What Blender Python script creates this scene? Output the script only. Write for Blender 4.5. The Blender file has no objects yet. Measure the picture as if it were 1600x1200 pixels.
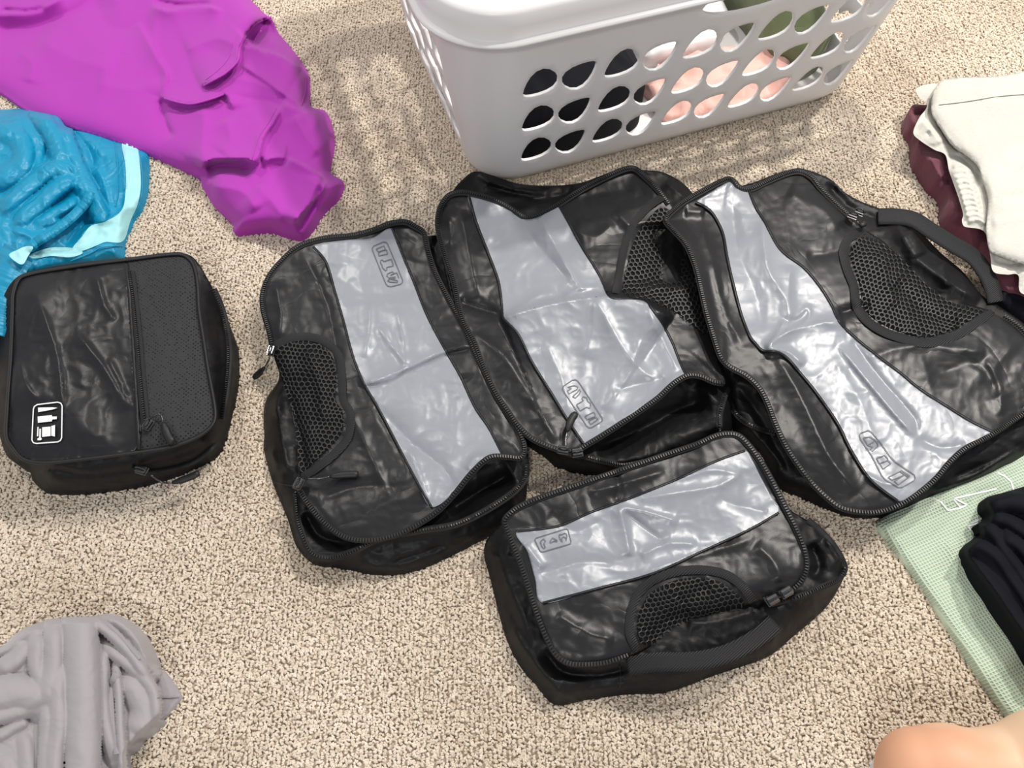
import bpy, bmesh, math, random
import numpy as np
from mathutils import Vector, Matrix
from mathutils.geometry import delaunay_2d_cdt
random.seed(7); rng = np.random.default_rng(7)
sc = bpy.context.scene
COL = sc.collection
R = math.radians

# ---------------------------------------------------------------- camera, world, lights, exposure
CH, CF, CP = 0.85, 1200.0, R(60)          # camera height (m), focal length (px of a 1600 px frame), pitch down
cam_d = bpy.data.cameras.new('camera'); cam = bpy.data.objects.new('camera', cam_d); COL.objects.link(cam)
cam.location = (0, 0, CH); cam.rotation_euler = (R(30), 0, 0)
cam_d.sensor_fit = 'HORIZONTAL'; cam_d.sensor_width = 36; cam_d.lens = CF / 1600 * 36; cam_d.clip_start = 0.01
sc.camera = cam
sc.view_settings.view_transform = 'Standard'; sc.view_settings.look = 'None'
sc.view_settings.gamma = 1; sc.view_settings.use_curve_mapping = False
sc.view_settings.exposure = 0.0
world = bpy.data.worlds.new('world'); sc.world = world; world.use_nodes = True
bg = world.node_tree.nodes['Background']; bg.inputs[0].default_value = (0.93, 0.95, 1.0, 1); bg.inputs[1].default_value = 0.50

def ceiling_or_fill_lamp(name, loc, power, size, col=(1.0, 0.95, 0.88)):
    d = bpy.data.lights.new(name, 'AREA'); d.shape = 'DISK'; d.size = size; d.energy = power; d.color = col
    o = bpy.data.objects.new(name, d); COL.objects.link(o); o.location = loc    # points straight down
    return o
ceiling_or_fill_lamp('ceiling_or_fill_lamp', (1.55, 1.6, 2.5), 60, 0.15)
ceiling_or_fill_lamp('ceiling_or_fill_lamp', (-1.3, 2.1, 2.5), 26, 0.15)
ceiling_or_fill_lamp('ceiling_or_fill_lamp', (0.8, 1.95, 2.5), 42, 0.15)
ceiling_or_fill_lamp('ceiling_or_fill_lamp', (-0.3, -1.6, 2.5), 30, 0.5)  # added fill light behind the camera, brightens the basket's front wall

# ---------------------------------------------------------------- helpers
AX = np.array([0, math.cos(CP), -math.sin(CP)]); UPV = np.array([0, math.sin(CP), math.cos(CP)])
def un(x, y, z):
    """point of the room at height z that the photograph shows at (x, y)"""
    x = np.asarray(x, float); y = np.asarray(y, float); z = np.asarray(z, float)
    u = (x - 800) / CF; v = -(y - 600) / CF
    dy = AX[1] + v * UPV[1]; dz = AX[2] + v * UPV[2]
    t = (z - CH) / dz
    return np.stack([u * t, dy * t, z + 0 * t], -1)

def _h(ix, iy, s):
    n = (ix.astype(np.int64) * 374761393 + iy.astype(np.int64) * 668265263 + s * 982451653) & 0x7fffffff
    n = ((n ^ (n >> 13)) * 1274126177) & 0x7fffffff
    return ((n ^ (n >> 16)) & 0xffff) / 65535.0
def vnoise(x, y, s=0):
    ix = np.floor(x); iy = np.floor(y); fx = x - ix; fy = y - iy
    fx = fx*fx*fx*(fx*(fx*6-15)+10); fy = fy*fy*fy*(fy*(fy*6-15)+10)
    a = _h(ix, iy, s); b = _h(ix+1, iy, s); c = _h(ix, iy+1, s); d = _h(ix+1, iy+1, s)
    return (a*(1-fx)+b*fx)*(1-fy) + (c*(1-fx)+d*fx)*fy
def crumple(x, y, s):          # warped ridged noise, -0.5 .. 0.5: soft creases
    wx = x + 0.9*vnoise(x*0.7, y*0.7, s+11); wy = y + 0.9*vnoise(x*0.7+9, y*0.7, s+12)
    r1 = 1-2*np.abs(vnoise(wx, wy, s)-0.5); r2 = 1-2*np.abs(vnoise(wx*2.1+5, wy*2.1, s+3)-0.5)
    return (r1*0.7 + r2*0.3) - 0.7

def smooth_path(P, closed, step):
    P = np.array(P, float); n = len(P); out = []
    for i in range(n if closed else n-1):
        if closed: p0, p1, p2, p3 = P[(i-1) % n], P[i], P[(i+1) % n], P[(i+2) % n]
        else: p0, p1, p2, p3 = P[max(i-1, 0)], P[i], P[i+1], P[min(i+2, n-1)]
        # centripetal-ish: limit the tangents
        d = np.linalg.norm((p2-p1)[:2]) + 1e-9
        m1 = (p2-p0)/2; m2 = (p3-p1)/2
        for m in (m1, m2):
            l = np.linalg.norm(m[:2])
            if l > d: m *= d/l
        k = max(2, int(d/step)+1)
        for j in range(k):
            t = j/k
            out.append((2*t**3-3*t*t+1)*p1 + (t**3-2*t*t+t)*m1 + (-2*t**3+3*t*t)*p2 + (t**3-t*t)*m2)
    if not closed: out.append(P[-1])
    out = np.array(out)
    Q = np.vstack([out, out[:1]]) if closed else out
    L = np.concatenate([[0], np.cumsum(np.linalg.norm(np.diff(Q[:, :2], axis=0), axis=1))])
    m = max(3, int(round(L[-1]/step)))
    s = np.linspace(0, L[-1], m+1)
    if closed: s = s[:-1]
    return np.stack([np.interp(s, L, Q[:, k]) for k in range(Q.shape[1])], -1)

def seg_dist(P, A, closed=False):
    """distance of points P to polyline A, plus signed side (+ = right hand on screen) and arc parameter"""
    A = np.array(A, float)
    if closed: A = np.vstack([A, A[:1]])
    L = np.concatenate([[0], np.cumsum(np.linalg.norm(np.diff(A[:, :2], axis=0), axis=1))])
    best = np.full(len(P), 1e9); side = np.ones(len(P)); par = np.zeros(len(P))
    for i in range(len(A)-1):
        a = A[i, :2]; d = A[i+1, :2]-a; l2 = d@d
        if l2 < 1e-9: continue
        t = np.clip(((P-a)@d)/l2, 0, 1)
        q = P-(a+t[:, None]*d); dd = np.hypot(q[:, 0], q[:, 1])
        m = dd < best
        best[m] = dd[m]; side[m] = np.sign(d[0]*(P[m, 1]-a[1])-d[1]*(P[m, 0]-a[0])); par[m] = (L[i]+t[m]*(L[i+1]-L[i]))/L[-1]
    return best, side, par

def inside(P, poly):
    x, y = P[:, 0], P[:, 1]; r = np.zeros(len(P), bool); n = len(poly); j = n-1
    for i in range(n):
        xi, yi = poly[i, :2]; xj, yj = poly[j, :2]
        if yi != yj:
            c = ((yi > y) != (yj > y)) & (x < (xj-xi)*(y-yi)/(yj-yi)+xi)
            r ^= c
        j = i
    return r

class Field:
    """height of a soft surface: hem height from the outline, rising to z0, plus folds and creases.
    a fold is (path, height, reach on its left, reach on its right)"""
    def __init__(s, outline, z0, w, folds=(), noise=(), zmin=0.001, gain=1.0, tubes=()):
        s.o = smooth_path(outline, True, 6.0); s.z0, s.w, s.noise, s.zmin = z0, w, noise, zmin
        s.tb = [(smooth_path(t[0], False, 5.0), *t[1:]) for t in tubes]
        s.f = [(smooth_path([(p[0], p[1]) for p in f[0]], False, 6.0), f[1]*gain, *f[2:]) for f in folds]
    def __call__(s, P, edge=True):
        P = np.asarray(P, float).reshape(-1, 2)
        d, _, t = seg_dist(P, s.o, True)
        oo = np.vstack([s.o, s.o[:1]]); L = np.concatenate([[0], np.cumsum(np.linalg.norm(np.diff(oo[:, :2], axis=0), axis=1))])
        ze = np.interp(t*L[-1], L, oo[:, 2])
        k = 1-np.exp(-(d/s.w)**1.3)
        if callable(s.z0): z0 = s.z0(P)
        else: z0 = s.z0
        z = ze*(1-k)+z0*k
        e = np.clip(d/6, 0.25, 1)
        for f in s.f:
            pl, amp, wl, wr = f[:4]
            lo = pl.min(0)-3*max(wl, wr); hi = pl.max(0)+3*max(wl, wr)
            m = np.all((P > lo) & (P < hi), 1)
            if not m.any(): continue
            dd, sd, tt = seg_dist(P[m], pl)
            ww = np.where(sd > 0, wr, wl)
            tp = np.clip(np.minimum(tt, 1-tt)*(f[4] if len(f) > 4 else 6), 0, 1); tp = tp*(2-tp)
            z[m] += amp*np.exp(-(dd/ww)**(1.2 if amp > 0 else 1.3))*(tp if (len(f) < 5 or f[4] > 0) else 1)*e[m]
        zn = z.copy()
        for pl, zc, w in s.tb:          # rolled folds: rounded ridges that meet in sharp creases
            w = w*1.2; dd, _, tt = seg_dist(P, pl); m = dd < w
            h = 0.0030+0.00055*w; tp = np.clip(np.minimum(tt, 1-tt)*5, 0, 1); tp = tp*(2-tp)
            c = (zc-h)+h*np.clip(1-(dd[m]/w)**2, 0, 1)**0.62-0.010*(1-tp[m])-0.02*(1-np.clip(d[m]/9, 0, 1))
            k = 0.0016; e_ = c-zn[m]; zn[m] = zn[m]+0.5*(e_+np.sqrt(e_*e_+k*k))-0.0004
        z = zn
        for (scl, amp, kind, sd) in s.noise:
            x, y = P[:, 0]/scl, P[:, 1]/scl
            z += amp*e*(crumple(x, y, sd) if kind else (vnoise(x, y, sd)-0.5)*2)
        return np.maximum(z, s.zmin)

def link(name, me, mat, parent):
    o = bpy.data.objects.new(name, me); COL.objects.link(o)
    if mat: me.materials.append(mat)
    if parent is not None: o.parent = parent
    return o
def mesh_np(name, V, Fc, mat, parent=None, smooth=True):
    me = bpy.data.meshes.new(name); me.from_pydata([tuple(v) for v in V], [], [tuple(int(i) for i in f) for f in Fc]); me.update()
    if smooth: me.polygons.foreach_set('use_smooth', [True]*len(me.polygons))
    return link(name, me, mat, parent)
def tri_fill(outline, res, holes=()):
    o = outline[:, :2]
    lo, hi = o.min(0), o.max(0)
    gx = np.arange(lo[0], hi[0], res); gy = np.arange(lo[1], hi[1], res*0.87)
    G = np.array([(x+(res/2 if j % 2 else 0), y) for j, y in enumerate(gy) for x in gx])
    if len(G):
        G = G + rng.uniform(-.12, .12, G.shape)*res
        m = inside(G, o); G = G[m]
        G = G[seg_dist(G, o, True)[0] > res*0.55]
        for h in holes:
            G = G[~inside(G, h)]; G = G[seg_dist(G, h, True)[0] > res*0.4]
    pts = [Vector(p) for p in o]; edges = [(i, (i+1) % len(o)) for i in range(len(o))]
    for h in holes:
        b = len(pts); pts += [Vector(p[:2]) for p in h]; edges += [(b+i, b+(i+1) % len(h)) for i in range(len(h))]
    pts += [Vector(p) for p in G]
    V, _, Fs, *_ = delaunay_2d_cdt(pts, edges, [], 0, 1e-5)
    V = np.array([(v[0], v[1]) for v in V]); Fs = np.array(Fs)
    c = V[Fs].mean(1); k = inside(c, o)
    for h in holes: k &= ~inside(c, h)
    Fs = Fs[k]
    a = V[Fs]; area = (a[:, 1, 0]-a[:, 0, 0])*(a[:, 2, 1]-a[:, 0, 1])-(a[:, 1, 1]-a[:, 0, 1])*(a[:, 2, 0]-a[:, 0, 0])
    Fs = Fs[np.abs(area) > 1e-4*res*res]; 
    return V, Fs
def sheet(name, outline, zf, mat, parent=None, res=4.0, off=0.0, skirt=False, thick=0.0, mapf=un, zlow=-0.003):
    """cloth surface over an outline, following height field zf; skirt = its hem wraps down to the carpet"""
    ol = smooth_path([(p[0], p[1]) for p in outline], True, res)
    V, Fs = tri_fill(ol, res)
    z = zf(V)+off
    W = mapf(V[:, 0], V[:, 1], z)
    Fl = [tuple(f[::-1]) if mapf is un else tuple(f) for f in Fs]
    # orient up
    a = W[list(Fl[0])]
    nz = np.array([np.cross(W[f[1]]-W[f[0]], W[f[2]]-W[f[0]])[2] for f in Fl[:50]]).sum()
    if nz < 0: Fl = [f[::-1] for f in Fl]
    if skirt:
        cnt = {}
        for f in Fl:
            for i in range(3):
                e = (f[i], f[(i+1) % 3]); cnt[e] = 1
        be = [e for e in cnt if (e[1], e[0]) not in cnt]
        W = list(W); low = {}
        for e in be:
            for v in e:
                if v not in low:
                    low[v] = len(W); p = W[v]; W.append(np.array([p[0], p[1], zlow]))
        for a_, b_ in be: Fl.append((b_, a_, low[a_], low[b_]))
    o = mesh_np(name, W, Fl, mat, parent)
    if thick:
        m = o.modifiers.new('thickness', 'SOLIDIFY'); m.thickness = thick; m.offset = -1
    return o
def offset_path(p, w):
    t = np.gradient(p[:, :2], axis=0); t /= np.linalg.norm(t, axis=1)[:, None]+1e-9
    n = np.stack([-t[:, 1], t[:, 0]], -1)      # right hand on screen
    return p[:, :2]+n*w
def band(name, path, w, zf, off, mat, parent, dome=0.0, closed=False, step=4.0, nsec=5, mapf=un, flat=True, thick=0.0, rib=0.0):
    """a strip that follows a path: hem, binding, webbing, piping; w = half width"""
    p = smooth_path(path, closed, step)
    if p.shape[1] < 3: zc = zf(p[:, :2])
    else: zc = p[:, 2]
    zc = zc+off
    q = np.vstack([p[-1:], p, p[:1]]) if closed else p
    t = np.gradient(q[:, :2], axis=0)
    if closed: t = t[1:-1]
    t /= np.linalg.norm(t, axis=1)[:, None]+1e-9
    n = np.stack([-t[:, 1], t[:, 0]], -1)
    V = []; N = len(p)
    if rib: zc = zc + rib*np.sin(np.arange(N)*math.pi)*1.0 + rib*rng.uniform(-1, 1, N)
    for s in range(nsec):
        a = -1+2*s/(nsec-1)
        Q = p[:, :2]+n*w*a
        z = zc+dome*math.sqrt(max(0, 1-a*a))
        if flat == 'follow' and zf is not None: z = zf(Q)+off+dome*math.sqrt(max(0, 1-a*a))
        V.append(mapf(Q[:, 0], Q[:, 1], z))
    V = np.vstack(V); Fc = []
    for s in range(nsec-1):
        for i in range(N if closed else N-1):
            j = (i+1) % N; Fc.append((s*N+i, s*N+j, (s+1)*N+j, (s+1)*N+i))
    nz = sum(np.cross(V[f[1]]-V[f[0]], V[f[3]]-V[f[0]])[2] for f in Fc[::7])
    if nz < 0: Fc = [f[::-1] for f in Fc]
    o = mesh_np(name, V, Fc, mat, parent)
    if thick:
        m = o.modifiers.new('thickness', 'SOLIDIFY'); m.thickness = thick; m.offset = -1
    return o
CUBEF = [(0, 3, 2, 1), (4, 5, 6, 7), (0, 1, 5, 4), (1, 2, 6, 5), (2, 3, 7, 6), (3, 0, 4, 7)]
def teeth(path, zf, off, mat, parent, pitch=0.0031, wid=0.0046, hgt=0.0016, name='zipper_teeth', closed=False, stag=0):
    p = smooth_path(path, closed, 3.0); z = (zf(p[:, :2]) if p.shape[1] < 3 else p[:, 2])+off
    W = un(p[:, 0], p[:, 1], z)
    if closed: W = np.vstack([W, W[:1]])
    L = np.concatenate([[0], np.cumsum(np.linalg.norm(np.diff(W, axis=0), axis=1))])
    s = np.arange(0, L[-1], pitch); Q = np.stack([np.interp(s, L, W[:, k]) for k in range(3)], -1)
    T = np.stack([np.interp(s+.002, L, W[:, k])-np.interp(s-.002, L, W[:, k]) for k in range(3)], -1)
    T /= np.linalg.norm(T, axis=1)[:, None]+1e-9
    V = []; Fc = []
    for i in range(len(Q)):
        t = T[i]; n = np.cross(t, (0, 0, 1)); n /= np.linalg.norm(n)+1e-9; u = np.cross(n, t)
        c = Q[i]+n*stag*(0.0006 if i % 2 else -0.0006); b = len(V)
        for zz, kk in ((0, 1.0), (1, 0.72)):
            for a, d in ((-1, -1), (1, -1), (1, 1), (-1, 1)):
                V.append(c+t*a*pitch*0.3*kk+n*d*wid/2*kk+u*zz*hgt)
        Fc += [tuple(b+k for k in f) for f in CUBEF]
    o = mesh_np(name, V, Fc, mat, parent, smooth=False); o['kind'] = 'stuff'
    return o
def strokes(name, lines, zf, off, mat, parent, w=0.7):
    """printed lines that lie on a surface, one mesh"""
    V = []; Fc = []
    for ln in lines:
        closed = ln[0] == 'c'; pts = ln[1:] if ln[0] in ('c', 'o') else ln
        P = np.array(pts, float)
        if closed: P = np.vstack([P, P[:1]])
        # densify
        Q = [P[0]]
        for a, b in zip(P[:-1], P[1:]):
            k = max(1, int(np.linalg.norm(b-a)/3))
            for j in range(1, k+1): Q.append(a+(b-a)*j/k)
        Q = np.array(Q); t = np.gradient(Q, axis=0); t /= np.linalg.norm(t, axis=1)[:, None]+1e-9
        n = np.stack([-t[:, 1], t[:, 0]], -1)
        A = Q+n*w; B = Q-n*w; z = zf(Q)+off
        b = len(V); V += list(un(A[:, 0], A[:, 1], z)); V += list(un(B[:, 0], B[:, 1], z)); N = len(Q)
        for i in range(N-1): Fc.append((b+i, b+N+i, b+N+i+1, b+i+1))
    return mesh_np(name, V, Fc, mat, parent, smooth=False)
def fills(name, polys, zf, off, mat, parent):
    V = []; Fc = []
    for P in polys:
        P = np.array(P, float)
        d = []
        for a, b in zip(P, np.roll(P, -1, 0)):
            k = max(1, int(np.linalg.norm(b-a)/3))
            for j in range(k): d.append(a+(b-a)*j/k)
        v, f = tri_fill(np.array(d), 3.0); b = len(V)
        V += list(un(v[:, 0], v[:, 1], zf(v)+off)); Fc += [tuple(b+i for i in g) for g in f]
    return mesh_np(name, V, Fc, mat, parent, smooth=False)
def net(name, outline, zf, off, mat, parent, pitch=8.0, ang=0.3, sx=1.0, w=0.72, dirs=None):
    """honeycomb netting: real strands with open cells"""
    ol = smooth_path(outline, True, 4.0)[:, :2]; c = ol.mean(0); r = np.abs(ol-c).max()*1.5
    ca, sa = math.cos(ang), math.sin(ang); V = []; Fc = []; a = pitch/math.sqrt(3)
    E = []; n = int(r/pitch)+2
    for i in range(-n, n+1):
        for j in range(-int(n*1.3), int(n*1.3)+1):
            x = pitch*(i+0.5*(j % 2)); y = 1.5*a*j
            hx = [(x+a*math.sin(k*math.pi/3), y+a*math.cos(k*math.pi/3)) for k in range(4)]
            for k in range(3): E.append((hx[k], hx[k+1]))
    E = np.array(E).reshape(-1, 2, 2)
    E[:, :, 0] *= sx
    wob = 2.2
    q = E.reshape(-1, 2); q = q + wob*np.stack([vnoise(q[:, 0]/22, q[:, 1]/22, 5)-.5, vnoise(q[:, 0]/22, q[:, 1]/22, 6)-.5], -1)*2
    q = np.stack([q[:, 0]*ca-q[:, 1]*sa, q[:, 0]*sa+q[:, 1]*ca], -1)+c
    E = q.reshape(-1, 2, 2); m = inside(E.mean(1), ol); E = E[m]
    zz = zf(E.reshape(-1, 2)).reshape(-1, 2)+off
    for k, e in enumerate(E):
        d = e[1]-e[0]; d /= np.linalg.norm(d)+1e-9; nn = np.array([-d[1], d[0]])*w; d = d*w*.5
        P = np.array([e[0]-d+nn, e[1]+d+nn, e[1]+d-nn, e[0]-d-nn]); z = [zz[k, 0], zz[k, 1], zz[k, 1], zz[k, 0]]
        b = len(V); V += list(un(P[:, 0], P[:, 1], z)); Fc.append((b+3, b+2, b+1, b))
    o = mesh_np(name, V, Fc, mat, parent, smooth=False); o['kind'] = 'stuff'
    m = o.modifiers.new('thickness', 'SOLIDIFY'); m.thickness = 0.0005
    return o
def tag(o, label, cat=None, group=None, kind=None):
    if label: o['label'] = label
    if cat: o['category'] = cat
    if group: o['group'] = group
    if kind: o['kind'] = kind
    return o
def root(name, px, label, cat, group=None):
    o = bpy.data.objects.new(name, None); COL.objects.link(o); o.empty_display_size = 0.03
    if px is not None: ROOTS.append((o, px))
    return tag(o, label, cat, group)
ROOTS = []
def tube_world(name, pts, rad, mat, parent, sides=8, flat=1.0):
    """round cord through world points; rad may be a list"""
    P = [Vector(p) for p in pts]; n = len(P); rad = rad if isinstance(rad, (list, tuple)) else [rad]*n
    V = []; Fc = []
    for i, p in enumerate(P):
        t = (P[min(i+1, n-1)]-P[max(i-1, 0)]).normalized(); s = t.cross(Vector((0, 0, 1)))
        s = s.normalized() if s.length > 1e-4 else Vector((1, 0, 0)); u = s.cross(t)
        for k in range(sides):
            a = 2*math.pi*k/sides; V.append(p+(s*math.cos(a)+u*math.sin(a)*flat)*rad[i])
    for i in range(n-1):
        for k in range(sides):
            Fc.append((i*sides+k, i*sides+(k+1) % sides, (i+1)*sides+(k+1) % sides, (i+1)*sides+k))
    Fc.append(tuple(range(sides))[::-1]); Fc.append(tuple((n-1)*sides+k for k in range(sides)))
    return mesh_np(name, V, Fc, mat, parent)
def px_path(pts):      # (x, y, z) -> world points, smoothed
    p = smooth_path(pts, False, 4.0); return un(p[:, 0], p[:, 1], p[:, 2])

# ---------------------------------------------------------------- materials
def mat(name, col, rough=0.6, spec=0.5, sheen=0.0, metal=0.0, coat=0.0, trans=0.0):
    m = bpy.data.materials.new(name); m.use_nodes = True; b = m.node_tree.nodes['Principled BSDF']
    b.inputs['Base Color'].default_value = (*col, 1); b.inputs['Roughness'].default_value = rough
    b.inputs['Specular IOR Level'].default_value = spec; b.inputs['Sheen Weight'].default_value = sheen
    b.inputs['Metallic'].default_value = metal; b.inputs['Coat Weight'].default_value = coat
    b.inputs['Subsurface Weight'].default_value = trans
    if trans: b.inputs['Subsurface Radius'].default_value = (0.012, 0.005, 0.003); b.inputs['Subsurface Scale'].default_value = 0.6
    return m
def nd(m, t, **k):
    n = m.node_tree.nodes.new(t)
    for a, v in k.items(): setattr(n, a, v)
    return n
def lk(m, a, b): m.node_tree.links.new(a, b)
def coords(m, scale=(1, 1, 1), rot=0.0, warp=0.0, wscale=8.0):
    t = nd(m, 'ShaderNodeTexCoord'); mp = nd(m, 'ShaderNodeMapping'); mp.inputs['Scale'].default_value = scale; mp.inputs['Rotation'].default_value = (0, 0, rot)
    src = t.outputs['Object']
    if warp:
        n = nd(m, 'ShaderNodeTexNoise'); n.inputs['Scale'].default_value = wscale; n.inputs['Detail'].default_value = 3
        lk(m, src, n.inputs['Vector'])
        s = nd(m, 'ShaderNodeVectorMath', operation='SUBTRACT'); s.inputs[1].default_value = (.5, .5, .5); lk(m, n.outputs['Color'], s.inputs[0])
        q = nd(m, 'ShaderNodeVectorMath', operation='SCALE'); q.inputs['Scale'].default_value = warp; lk(m, s.outputs[0], q.inputs[0])
        a = nd(m, 'ShaderNodeVectorMath', operation='ADD'); lk(m, src, a.inputs[0]); lk(m, q.outputs[0], a.inputs[1]); src = a.outputs[0]
    lk(m, src, mp.inputs['Vector']); return mp.outputs['Vector']
def bump(m, src, strength, dist, prev=None):
    b = nd(m, 'ShaderNodeBump'); b.inputs['Strength'].default_value = strength; b.inputs['Distance'].default_value = dist
    lk(m, src, b.inputs['Height'])
    if prev is not None: lk(m, prev, b.inputs['Normal'])
    lk(m, b.outputs[0], m.node_tree.nodes['Principled BSDF'].inputs['Normal']); return b.outputs[0]
def noise_out(m, vec, scale, detail=3, dist=0.0):
    n = nd(m, 'ShaderNodeTexNoise'); n.inputs['Scale'].default_value = scale; n.inputs['Detail'].default_value = detail
    n.inputs['Distortion'].default_value = dist; lk(m, vec, n.inputs['Vector']); return n.outputs['Fac']
def ridge(m, val, k=1.0):   # 1-|2v-1|
    a = nd(m, 'ShaderNodeMath', operation='MULTIPLY_ADD'); a.inputs[1].default_value = 2; a.inputs[2].default_value = -1; lk(m, val, a.inputs[0])
    b = nd(m, 'ShaderNodeMath', operation='ABSOLUTE'); lk(m, a.outputs[0], b.inputs[0])
    c = nd(m, 'ShaderNodeMath', operation='POWER'); c.inputs[1].default_value = k; lk(m, b.outputs[0], c.inputs[0]); return c.outputs[0]
def nylon(name, col, rough, amp=0.006, scale=16, sheen=0.0, spec=0.5, seed=0.0):
    m = mat(name, col, rough, spec, sheen)
    v = coords(m, (1, 1, 1), seed, 0.05, 14)
    r = ridge(m, noise_out(m, v, scale, 2.0, 1.2), 0.8)
    n1 = bump(m, r, 0.28, amp)
    v2 = coords(m); w = noise_out(m, v2, 900, 1); bump(m, w, 0.12, 0.0004, n1)
    return m
M_PANEL = nylon('black_nylon_panel', (0.010, 0.010, 0.0115), 0.36, 0.0034, 10, 0.0, 0.36)
M_BODY = nylon('black_nylon_body', (0.006, 0.006, 0.007), 0.48, 0.0036, 10, 0.0, 0.24, 1.1)
M_LINING = mat('black_lining', (0.006, 0.006, 0.0065), 0.8, 0.2)
M_TAPE = mat('black_zipper_tape', (0.008, 0.008, 0.009), 0.65, 0.35)
M_TEETH = mat('black_zipper_teeth', (0.012, 0.012, 0.013), 0.42, 0.5)
M_PIPE = mat('black_piping', (0.010, 0.010, 0.011), 0.5, 0.4)
M_METAL = mat('black_enamel_metal', (0.015, 0.015, 0.016), 0.22, 0.9, coat=0.5)
M_RUBBER = mat('black_rubber_pull', (0.012, 0.012, 0.013), 0.5, 0.4)
M_NET = mat('black_netting', (0.012, 0.012, 0.013), 0.5, 0.5)
M_PRINT = mat('grey_print', (0.085, 0.09, 0.105), 0.5)
M_WPRINT = mat('white_print', (0.85, 0.85, 0.86), 0.5)
def silver_mat():
    m = mat('frosted_silver_plastic', (0.26, 0.275, 0.31), 0.33, 0.62)
    v = coords(m, (1, 1, 1), 0.4, 0.05, 9)
    n1 = bump(m, ridge(m, noise_out(m, v, 9, 1.5, 0.8), 0.7), 0.18, 0.004)
    bump(m, noise_out(m, coords(m), 60, 2), 0.15, 0.001, n1)
    return m
M_SILVER = silver_mat()
def web_mat():
    m = mat('black_webbing', (0.011, 0.011, 0.013), 0.6, 0.4)
    w = nd(m, 'ShaderNodeTexWave'); w.inputs['Scale'].default_value = 160; w.inputs['Distortion'].default_value = 0.5
    lk(m, coords(m, (1, 1, 1), 0.9), w.inputs['Vector']); bump(m, w.outputs['Fac'], 0.7, 0.0008); return m
M_WEB = web_mat()
def dots_mat():
    m = mat('black_fine_mesh', (0.02, 0.02, 0.021), 0.7, 0.2)
    v = nd(m, 'ShaderNodeTexVoronoi'); v.inputs['Scale'].default_value = 270; v.inputs['Randomness'].default_value = 0.12
    lk(m, coords(m, (1, 1, 0.02), 0.6), v.inputs['Vector'])
    cr = nd(m, 'ShaderNodeValToRGB'); cr.color_ramp.elements[0].position = 0.34; cr.color_ramp.elements[1].position = 0.42
    cr.color_ramp.elements[0].color = (0.001, 0.001, 0.001, 1); cr.color_ramp.elements[1].color = (0.034, 0.034, 0.037, 1)
    lk(m, v.outputs['Distance'], cr.inputs[0]); lk(m, cr.outputs[0], m.node_tree.nodes['Principled BSDF'].inputs['Base Color'])
    bump(m, v.outputs['Distance'], 0.5, 0.0006); return m
M_DOTS = dots_mat()
def cloth_mat(name, col, rough=0.8, sheen=0.25, weave=700, bstr=0.15, wr=0.0, wrscale=12, spec=0.3, mott=0.0):
    m = mat(name, col, rough, spec, sheen); prev = None
    if wr: prev = bump(m, ridge(m, noise_out(m, coords(m, (1, 1, 1), 0.3, 0.05, 10), wrscale, 2, 0.8), .8), 0.8, wr)
    bump(m, noise_out(m, coords(m), weave, 2), bstr, 0.0006, prev)
    if mott:
        n = noise_out(m, coords(m, (1, 3, 1), 0.2), 180, 3); cr = nd(m, 'ShaderNodeValToRGB')
        cr.color_ramp.elements[0].position = .3; cr.color_ramp.elements[1].position = .7
        cr.color_ramp.elements[0].color = (*[c*(1-mott) for c in col], 1); cr.color_ramp.elements[1].color = (*[min(1, c*(1+mott)) for c in col], 1)
        lk(m, n, cr.inputs[0]); lk(m, cr.outputs[0], m.node_tree.nodes['Principled BSDF'].inputs['Base Color'])
    return m
M_PURPLE = cloth_mat('magenta_purple_cloth', (0.40, 0.033, 0.40), 0.75, 0.15, 900, 0.06, 0.0008, 7)
M_BLUE = cloth_mat('bright_blue_nylon', (0.0, 0.27, 0.47), 0.42, 0.0, 900, 0.05, 0.004, 18, 0.5)
M_AQUA = cloth_mat('pale_aqua_nylon', (0.36, 0.72, 0.76), 0.5, 0.0, 900, 0.05, 0.002, 14, 0.5)
M_GREY = cloth_mat('soft_grey_jersey', (0.36, 0.335, 0.35), 0.9, 0.3, 1200, 0.1)
M_GREY2 = cloth_mat('grey_hem_stitching', (0.31, 0.29, 0.305), 0.9, 0.2, 500, 0.6)
M_LINEN = cloth_mat('off_white_linen', (0.60, 0.59, 0.535), 0.9, 0.2, 420, 0.35, 0.0015, 12, 0.2, 0.05)
M_MAROON = cloth_mat('dusty_maroon_cloth', (0.15, 0.045, 0.068), 0.85, 0.2, 700, 0.15, 0.002, 20)
M_BLACK = cloth_mat('soft_black_jersey', (0.005, 0.0055, 0.009), 0.8, 0.0, 900, 0.05, 0.001, 10, 0.15)
M_PINK = cloth_mat('pink_cloth', (0.78, 0.46, 0.40), 0.8, 0.2, 700, 0.1, 0.003, 16)
M_OLIVE = cloth_mat('olive_green_cloth', (0.16, 0.20, 0.10), 0.8, 0.2, 700, 0.1, 0.003, 16)
M_WHITEC = cloth_mat('white_cloth', (0.8, 0.8, 0.82), 0.8, 0.2, 700, 0.1, 0.003, 16)
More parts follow.
